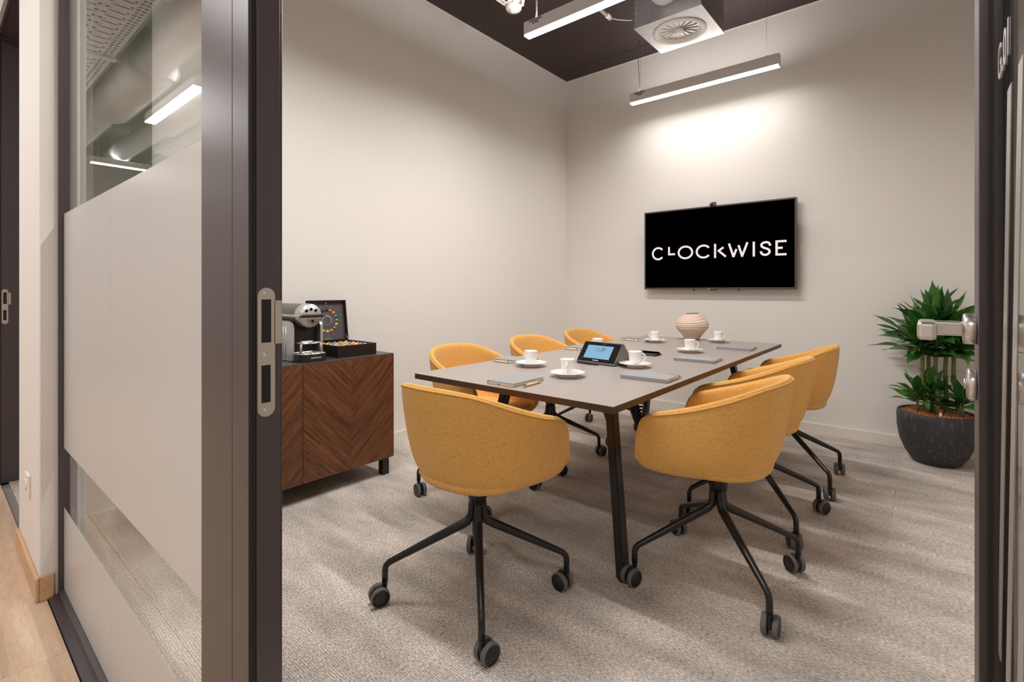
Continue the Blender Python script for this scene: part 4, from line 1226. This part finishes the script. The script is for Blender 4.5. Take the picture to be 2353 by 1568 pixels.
# ------------------------------------------------------------------ sideboard
CZ1, CZ0 = 0.727, 0.108
CFX = -2.465
CY1 = 1.832
DW = CY1 - 1.262
CY0 = CY1 - 2 * DW
CXb = WL_X + 0.015
cb = thing('sideboard', 'low sideboard with chevron walnut veneer doors and dark top', 'sideboard', ((CFX + CXb) / 2, (CY0 + CY1) / 2, 0))
ox, oy = (CFX + CXb) / 2, (CY0 + CY1) / 2
MB().box(CXb - ox, CFX - 0.018 - ox, CY0 - oy, CY1 - oy, CZ0, CZ1 - 0.012, 0.001).build('carcass', M['cabtop'], cb)
MB().box(CXb - ox, CFX - 0.004 - ox, CY0 - oy, CY1 - oy, CZ1 - 0.012, CZ1, 0.001).build('top_panel', M['cabtop'], cb)
for k in range(2):
    y0, y1 = CY0 - oy + k * DW + 0.0015, CY0 - oy + (k + 1) * DW - 0.0015
    dr = MB().box(CFX - 0.0175 - ox, CFX - 0.002 - ox, y0, y1, CZ0 - 0.003, CZ1 - 0.006).build('door', M['cabtop'], cb)
    ym = (y0 + y1) / 2
    MB().box(CFX - 0.002 - ox, CFX - ox, y0, ym - 0.0002, CZ0 - 0.003, CZ1 - 0.006).build('veneer_panel', M['veneer_up'] if False else M['veneer_dn'], dr)
    MB().box(CFX - 0.002 - ox, CFX - ox, ym + 0.0002, y1, CZ0 - 0.003, CZ1 - 0.006).build('veneer_panel', M['veneer_up'], dr)
for xx in (CXb + 0.03 - ox, CFX - 0.065 - ox):
    for yy in (CY0 + 0.03 - oy, CY1 - 0.065 - oy):
        MB().box(xx, xx + 0.045, yy, yy + 0.045, 0, CZ0 + 0.001, 0.002).build('leg', M['black'], cb)

# coffee machine
mx, my = -2.70, 1.340
cm = thing('coffee_machine', 'silver and black capsule coffee machine standing on the sideboard', 'coffee machine', (mx, my, CZ1))
hwm = 0.088
# the two side panels (with an arched front top corner), ribbed on the outside
for s in (-1, 1):
    out = roundpoly([(-0.19, 0.004), (0.135, 0.004), (0.135, 0.215), (-0.19, 0.215)], [0.006, 0.006, 0.05, 0.02], 6)
    y0, y1 = sorted((s * hwm, s * (hwm - 0.014)))
    pnl = MB().prism(out, 1, y0, y1).build('side_panel', M['silver'], cm)
    for k in range(9):
        xr = -0.17 + k * 0.030
        MB().tube([(xr, s * hwm, 0.02), (xr, s * hwm, 0.19)], 0.0022, n=8).build('panel_rib', M['silver'], pnl)
MB().box(-0.19, 0.085, -hwm + 0.014, hwm - 0.014, 0.004, 0.215, 0.003).build('body_core', M['blackp'], cm)
MB().box(0.085, 0.094, -hwm + 0.016, hwm - 0.016, 0.03, 0.20, 0.003).build('front_panel', M['boxblack'], cm)
# head drum
Rx = Matrix.Translation((0, 0, 0.243)) @ Matrix.Rotation(math.pi / 2, 4, 'Y')
hd = MB().lathe([(0, -0.185), (0.058, -0.185), (0.063, -0.178), (0.063, 0.110)], 44, Rx).build('head_drum', M['greytop'], cm)
MB().lathe([(0.063, 0.110), (0.0645, 0.112), (0.0645, 0.160), (0.062, 0.166), (0.057, 0.168)], 44, Rx).build('head_collar', M['silver'], cm)
dk = MB().lathe([(0.057, 0.168), (0.055, 0.172), (0, 0.174)], 44, Rx).build('face_disc', M['silver'], cm)
for ya, za in ((-0.026, 0.028), (0.0, 0.036), (0.026, 0.029), (0.008, -0.030)):
    MB().lathe([(0, 0), (0.0088, 0), (0.0080, 0.003), (0, 0.0035)], 18, Matrix.Translation((0.1725, ya, 0.243 + za)) @ Matrix.Rotation(math.pi / 2, 4, 'Y')).build('button', M['hubblack'], dk)
# lever: two arms along the drum and a black grip in front
for s in (-1, 1):
    MB().box(-0.165, 0.178, s * 0.069 - 0.0035, s * 0.069 + 0.0035, 0.243 - 0.008, 0.243 + 0.006, 0.003).build('lever_arm', M['silver'], cm)
MB().tube([(0.182, -0.069, 0.243), (0.190, -0.05, 0.243), (0.192, 0, 0.243), (0.190, 0.05, 0.243), (0.182, 0.069, 0.243)], 0.0085, n=14).build('lever_grip', M['blackp'], cm)
for s in (-1, 1):
    MB().tube([(0.176, s * 0.070, 0.243), (0.186, s * 0.060, 0.243)], 0.0095, n=14).build('grip_ferrule', M['chrome'], cm)
MB().lathe([(0.012, 0.0), (0.018, 0.012), (0.018, 0.03)], 20, Matrix.Translation((0.135, 0, 0.165))).build('spout', M['blackp'], cm)
# drip tray and cup stand
out = roundpoly([(0.092, -0.075), (0.225, -0.075), (0.225, 0.075), (0.092, 0.075)], [0.004, 0.05, 0.05, 0.004], 7)
MB().prism(out, 2, 0.002, 0.040).build('drip_tray', M['blackp'], cm)
text_part('maker_name', 'NESPRESSO', 0.012, M['print'], cm, face_matrix((0.2256, 0.0, 0.022), (0, 1, 0), (0, 0, 1)))
def grid_part(name, z, x0, x1, hw2):
    mb = MB(); o = roundpoly([(x0, -hw2), (x1, -hw2), (x1, hw2), (x0, hw2)], [0.004, 0.045, 0.045, 0.004], 7)
    mb.tube([(p[0], p[1], z) for p in o], 0.0032, n=6, closed=True)
    k = x0 + 0.008
    while k < x1 - 0.004:
        hh = hw2 if k < x1 - 0.045 else math.sqrt(max(0.0001, 0.045 ** 2 - (k - x1 + 0.045) ** 2)) + hw2 - 0.045
        mb.tube([(k, -hh, z), (k, hh, z)], 0.0018, n=6); k += 0.009
    return mb.build(name, M['chrome'], cm)
grid_part('drip_grid', 0.042, 0.096, 0.220, 0.070)
grid_part('cup_shelf', 0.098, 0.096, 0.205, 0.062)
for s in (-1, 1):
    MB().tube([(0.170, s * 0.055, 0.04), (0.170, s * 0.055, 0.098)], 0.006, n=12).build('shelf_post', M['satin'], cm)

# capsule box
bx0, bx1, by0, by1, bh = -2.828, -2.516, 1.490, 1.742, 0.066
qx, qy = (bx0 + bx1) / 2, (by0 + by1) / 2
cbx = thing('capsule_box', 'open black presentation box of coffee capsules on the sideboard', 'box', (qx, qy, CZ1))
hbx, hby = (bx1 - bx0) / 2, (by1 - by0) / 2
mb = MB().box(-hbx, hbx, -hby, hby, 0, 0.045).box(-hbx, hbx, -hby, -hby + 0.009, 0.045, bh).box(-hbx, hbx, hby - 0.009, hby, 0.045, bh).box(-hbx, -hbx + 0.009, -hby + 0.009, hby - 0.009, 0.045, bh).box(hbx - 0.009, hbx, -hby + 0.009, hby - 0.009, 0.045, bh)
mb.build('box_base', M['boxblack'], cbx)
# lid: hinged at the back edge, leaning back against nothing, built upright and tilted
LT = Matrix.Translation((-hbx, 0, bh)) @ Matrix.Rotation(math.radians(-8), 4, 'Y')
LH = 0.252
def lidpart(name, mb, mat, parent):
    bmesh.ops.transform(mb.bm, matrix=LT, verts=mb.bm.verts[:]); return mb.build(name, mat, parent)
mb = MB().box(-0.016, -0.008, -hby, hby, 0, LH).box(-0.016, 0.014, -hby, -hby + 0.008, 0, LH).box(-0.016, 0.014, hby - 0.008, hby, 0, LH).box(-0.016, 0.014, -hby, hby, LH - 0.008, LH).box(-0.016, 0.014, -hby, hby, 0, 0.006)
lid = lidpart('lid', mb, M['boxblack'], cbx)
card = lidpart('printed_card', MB().box(-0.008, -0.007, -hby + 0.008, hby - 0.008, 0.006, LH - 0.008), M['lidpaper'], lid)
def disc(name, y, z, r, mat, par, x=-0.0068, r_in=0.0):
    prof = [(r_in, 0), (r, 0), (r, 0.0006), (r_in, 0.0006)]
    mb = MB().lathe(prof, 24, Matrix.Translation((x, y, z)) @ Matrix.Rotation(math.pi / 2, 4, 'Y'))
    return lidpart(name, mb, mat, par)
cz_ = 0.126
disc('printed_ring', 0, cz_, 0.036, M['lidring'], card, r_in=0.026)
CC = {'orange': (0.62, 0.17, 0.04), 'amber': (0.66, 0.30, 0.05), 'blue': (0.03, 0.25, 0.58), 'green': (0.12, 0.38, 0.06), 'sand': (0.60, 0.40, 0.22), 'bronze': (0.36, 0.16, 0.08), 'copper': (0.58, 0.27, 0.13), 'champagne': (0.66, 0.50, 0.28), 'lime': (0.35, 0.45, 0.07), 'moss': (0.14, 0.26, 0.07), 'red': (0.50, 0.04, 0.03), 'wine': (0.18, 0.03, 0.03), 'charcoal': (0.05, 0.045, 0.045), 'silver': (0.30, 0.29, 0.28), 'pink': (0.62, 0.28, 0.20)}
CM = {k: plain('capsule_' + k, v, 0.3, metal=0.35) for k, v in CC.items()}
ringc = ['charcoal', 'orange', 'amber', 'blue', 'green', 'sand', 'bronze', 'copper', 'champagne', 'lime', 'moss', 'red', 'wine', 'charcoal', 'silver', 'charcoal']
for k, c in enumerate(ringc):
    a = math.pi / 2 - 2 * math.pi * k / len(ringc)
    disc('printed_capsule', 0.068 * math.cos(a), cz_ + 0.068 * math.sin(a), 0.0115, CM[c], card)
    lidpart('printed_caption', MB().box(-0.0068, -0.0064, 0.096 * math.cos(a) - 0.011, 0.096 * math.cos(a) + 0.011, cz_ + 0.094 * math.sin(a) - 0.0012, cz_ + 0.094 * math.sin(a) + 0.0012), M['lidring'], card)
lidpart('printed_emblem', MB().box(-0.0068, -0.0064, -0.005, 0.005, LH - 0.022, LH - 0.011, 0.0001), M['print'], card)
text_part('maker_name', 'NESPRESSO', 0.010, M['print'], card, LT @ face_matrix((-0.0062, 0.0, 0.014), (0, 1, 0), (0, 0, 1)))
for s in (-1, 1):
    MB().tube([(-hbx + 0.012, s * (hby - 0.012), bh - 0.004), (-hbx + 0.02, s * (hby - 0.012), bh + 0.010), (-hbx + 0.004, s * (hby - 0.014), bh + 0.035)], 0.0022, n=6).build('lid_stay', M['chrome'], cbx)
cap_mesh = {}
for k, m_ in CM.items():
    cap_mesh[k] = MB().lathe([(0, 0), (0.0165, 0), (0.0168, 0.001), (0.0140, 0.0025), (0.0120, 0.012), (0.007, 0.018), (0, 0.019)], 20).mesh('coffee_capsule', m_)
order = ['lime', 'champagne', 'orange', 'green', 'silver', 'bronze', 'charcoal', 'amber', 'copper', 'blue', 'pink', 'sand']
kk = 0
for i in range(7):
    for j in range(6):
        c = order[(i * 5 + j * 7 + (i * j) % 3) % len(order)]
        x = bx0 + 0.032 + i * 0.0412; y = by0 + 0.030 + j * 0.0384
        o = bpy.data.objects.new('coffee_capsule', cap_mesh[c]); link(o); o.location = (x, y, CZ1 + 0.0451)
        tag(o, c + ' coloured coffee capsule lying in the open black box', 'capsule', c + ' capsules in the presentation box')

# ------------------------------------------------------------------ potted dracaena
px_, py_ = 0.052, 4.185
pl = thing('potted_plant', 'leafy green dracaena in a charcoal bowl pot with clay pebbles', 'potted plant', (px_, py_, 0))
MB().lathe([(0, 0.0), (0.105, 0.0), (0.122, 0.006), (0.160, 0.065), (0.188, 0.14), (0.201, 0.22), (0.203, 0.29), (0.200, 0.322), (0.196, 0.326), (0.186, 0.326), (0.184, 0.318), (0.184, 0.27), (0, 0.27)], 64).build('pot', M['pot'], pl)
mb = MB(); rp = random.Random(11)
ico = bmesh.new(); bmesh.ops.create_icosphere(ico, subdivisions=1, radius=1.0)
iv = [v.co.copy() for v in ico.verts]; ifc = [[v.index for v in f.verts] for f in ico.faces]; ico.free()
for k in range(900):
    a = rp.uniform(0, 2 * math.pi); r = 0.179 * math.sqrt(rp.random())
    s = rp.uniform(0.005, 0.009)
    z = 0.312 + rp.uniform(-0.004, 0.006) + 0.006 * (1 - (r / 0.18) ** 2)
    sc3 = Vector((s * rp.uniform(.8, 1.3), s * rp.uniform(.8, 1.3), s * rp.uniform(.7, 1.0)))
    vv = [mb.bm.verts.new((r * math.cos(a) + p.x * sc3.x, r * math.sin(a) + p.y * sc3.y, z + p.z * sc3.z)) for p in iv]
    for f in ifc: mb.bm.faces.new([vv[q] for q in f])
tag(mb.build('clay_pebbles', M['clay'], pl), 'reddish brown clay pebbles', kind='stuff')
MB().lathe([(0, 0.27), (0.1835, 0.27), (0.1835, 0.310), (0, 0.314)], 40).build('soil', M['clay'], pl)
MB().tube([(0.02, -0.125, 0.29), (0.02, -0.125, 0.345)], 0.007, n=10).build('level_gauge', M['socket'], pl)
MB().tube([(0.02, -0.125, 0.345), (0.02, -0.125, 0.357)], 0.0075, n=10).build('gauge_cap', M['red'], pl)

def leaf_mesh(L, W_, droop, wave, mat, seed):
    rl = random.Random(seed)
    mb = MB(); n = 10; rows_ = []
    for k in range(n + 1):
        u = k / n
        wdt = W_ * (0.16 + 0.84 * math.sin(math.pi * min(1, u * 0.93 + 0.06)) ** 0.8) * (1 - u ** 6)
        if k == n: wdt = 0.0008
        x = L * (u - 0.16 * droop * u ** 3)
        z = L * (0.10 * u - droop * u ** 2.2 * 0.55)
        tw = wave * math.sin(u * 5 + seed) * wdt * 0.3
        rows_.append([mb.bm.verts.new((x, -wdt / 2, z + 0.20 * wdt + tw)), mb.bm.verts.new((x, 0, z)), mb.bm.verts.new((x, wdt / 2, z + 0.20 * wdt - tw))])
    for a, b in zip(rows_[:-1], rows_[1:]):
        for j in range(2):
            f = mb.bm.faces.new([a[j], a[j + 1], b[j + 1], b[j]]); f.smooth = True
    me = mb.mesh('leaf', mat)
    return me
leaves = [leaf_mesh(1.0, 0.215, d_, 1.0, M['leaf'] if i % 3 else M['leaf2'], i) for i, d_ in enumerate((0.05, 0.2, 0.35, 0.55, 0.12, 0.3))]
upl = [leaf_mesh(1.0, 0.235, d_, 0.8, M['leaf2'] if i % 2 else M['leaf'], 20 + i) for i, d_ in enumerate((-0.1, 0.1, 0.25))]
rl = random.Random(5)
def rosette(cx_, cy_, cz0, cz1, n, L, el_lo, el_hi, wide=1.0, az=None):
    """leaves leave the cane between cz0 and cz1, low ones flatter, top ones steep"""
    for k in range(n):
        u = k / max(1, n - 1)
        a = k * 2.39996 + rl.uniform(-0.3, 0.3) if az is None else rl.uniform(*az)
        el = el_lo + (el_hi - el_lo) * u + rl.uniform(-0.14, 0.14)
        length = L * (1 - 0.22 * u) * rl.uniform(0.82, 1.12)
        me = rl.choice(upl if u > 0.75 else leaves)
        o = bpy.data.objects.new('leaf', me); link(o, pl)
        o.location = (cx_ + 0.008 * math.cos(a), cy_ + 0.008 * math.sin(a), cz0 + (cz1 - cz0) * u)
        o.rotation_euler = Euler((rl.uniform(-0.35, 0.35), -el, a), 'XYZ')
        o.scale = (length, length * wide, length)
        # keep the tips off the wall
        tip = o.location.y + length * math.cos(el) * math.sin(a)
        if tip > WB_Y - py_ - 0.02:
            a2 = -a
            o.rotation_euler = Euler((rl.uniform(-0.35, 0.35), -el, a2), 'XYZ')

canes = [((-0.055, -0.03), (-0.075, -0.04), 0.79), ((0.005, -0.06), (-0.005, -0.05), 0.90), ((0.045, 0.01), (0.050, 0.0), 0.86), ((0.105, -0.02), (0.075, -0.01), 0.80), ((-0.02, 0.05), (-0.045, 0.03), 0.84)]
for (a, b), (c, d_), zt in canes:
    pts = [Vector((a + (c - a) * u, b + (d_ - b) * u, 0.285 + (zt - 0.285) * u)) + Vector((0.004 * math.sin(u * 9), 0.004 * math.cos(u * 7), 0)) for u in [k / 14 for k in range(15)]]
    cn = MB().tube(pts, [0.0125 - 0.002 * k / 14 for k in range(15)], n=12).build('cane', M['cane'], pl)
    mb = MB()
    for k in range(1, 14):
        mb.tube([pts[k] - Vector((0, 0, 0.002)), pts[k] + Vector((0, 0, 0.002))], 0.0132 - 0.002 * k / 14, n=12)
    tag(mb.build('growth_ring', M['canering'], cn), kind='stuff')
rosette(-0.005, -0.05, 0.80, 0.93, 30, 0.28, -0.05, 1.35)
rosette(-0.080, -0.04, 0.70, 0.83, 30, 0.31, -0.14, 1.05)
rosette(-0.045, 0.03, 0.75, 0.88, 20, 0.29, 0.0, 1.2)
rosette(0.080, -0.01, 0.70, 0.83, 28, 0.30, -0.18, 1.05)
rosette(0.050, 0.0, 0.77, 0.89, 20, 0.30, -0.1, 1.2)
for (a, b), zz in (((-0.09, -0.05), 0.40), ((0.12, -0.05), 0.40), ((-0.02, -0.02), 0.42)):
    MB().tube([(a, b, 0.29), (a * 1.05, b, zz + 0.06)], 0.007, n=8).build('side_shoot', M['cane'], pl)
    rosette(a, b, zz - 0.02, zz + 0.05, 18, 0.205, -0.02, 1.05, 1.2)
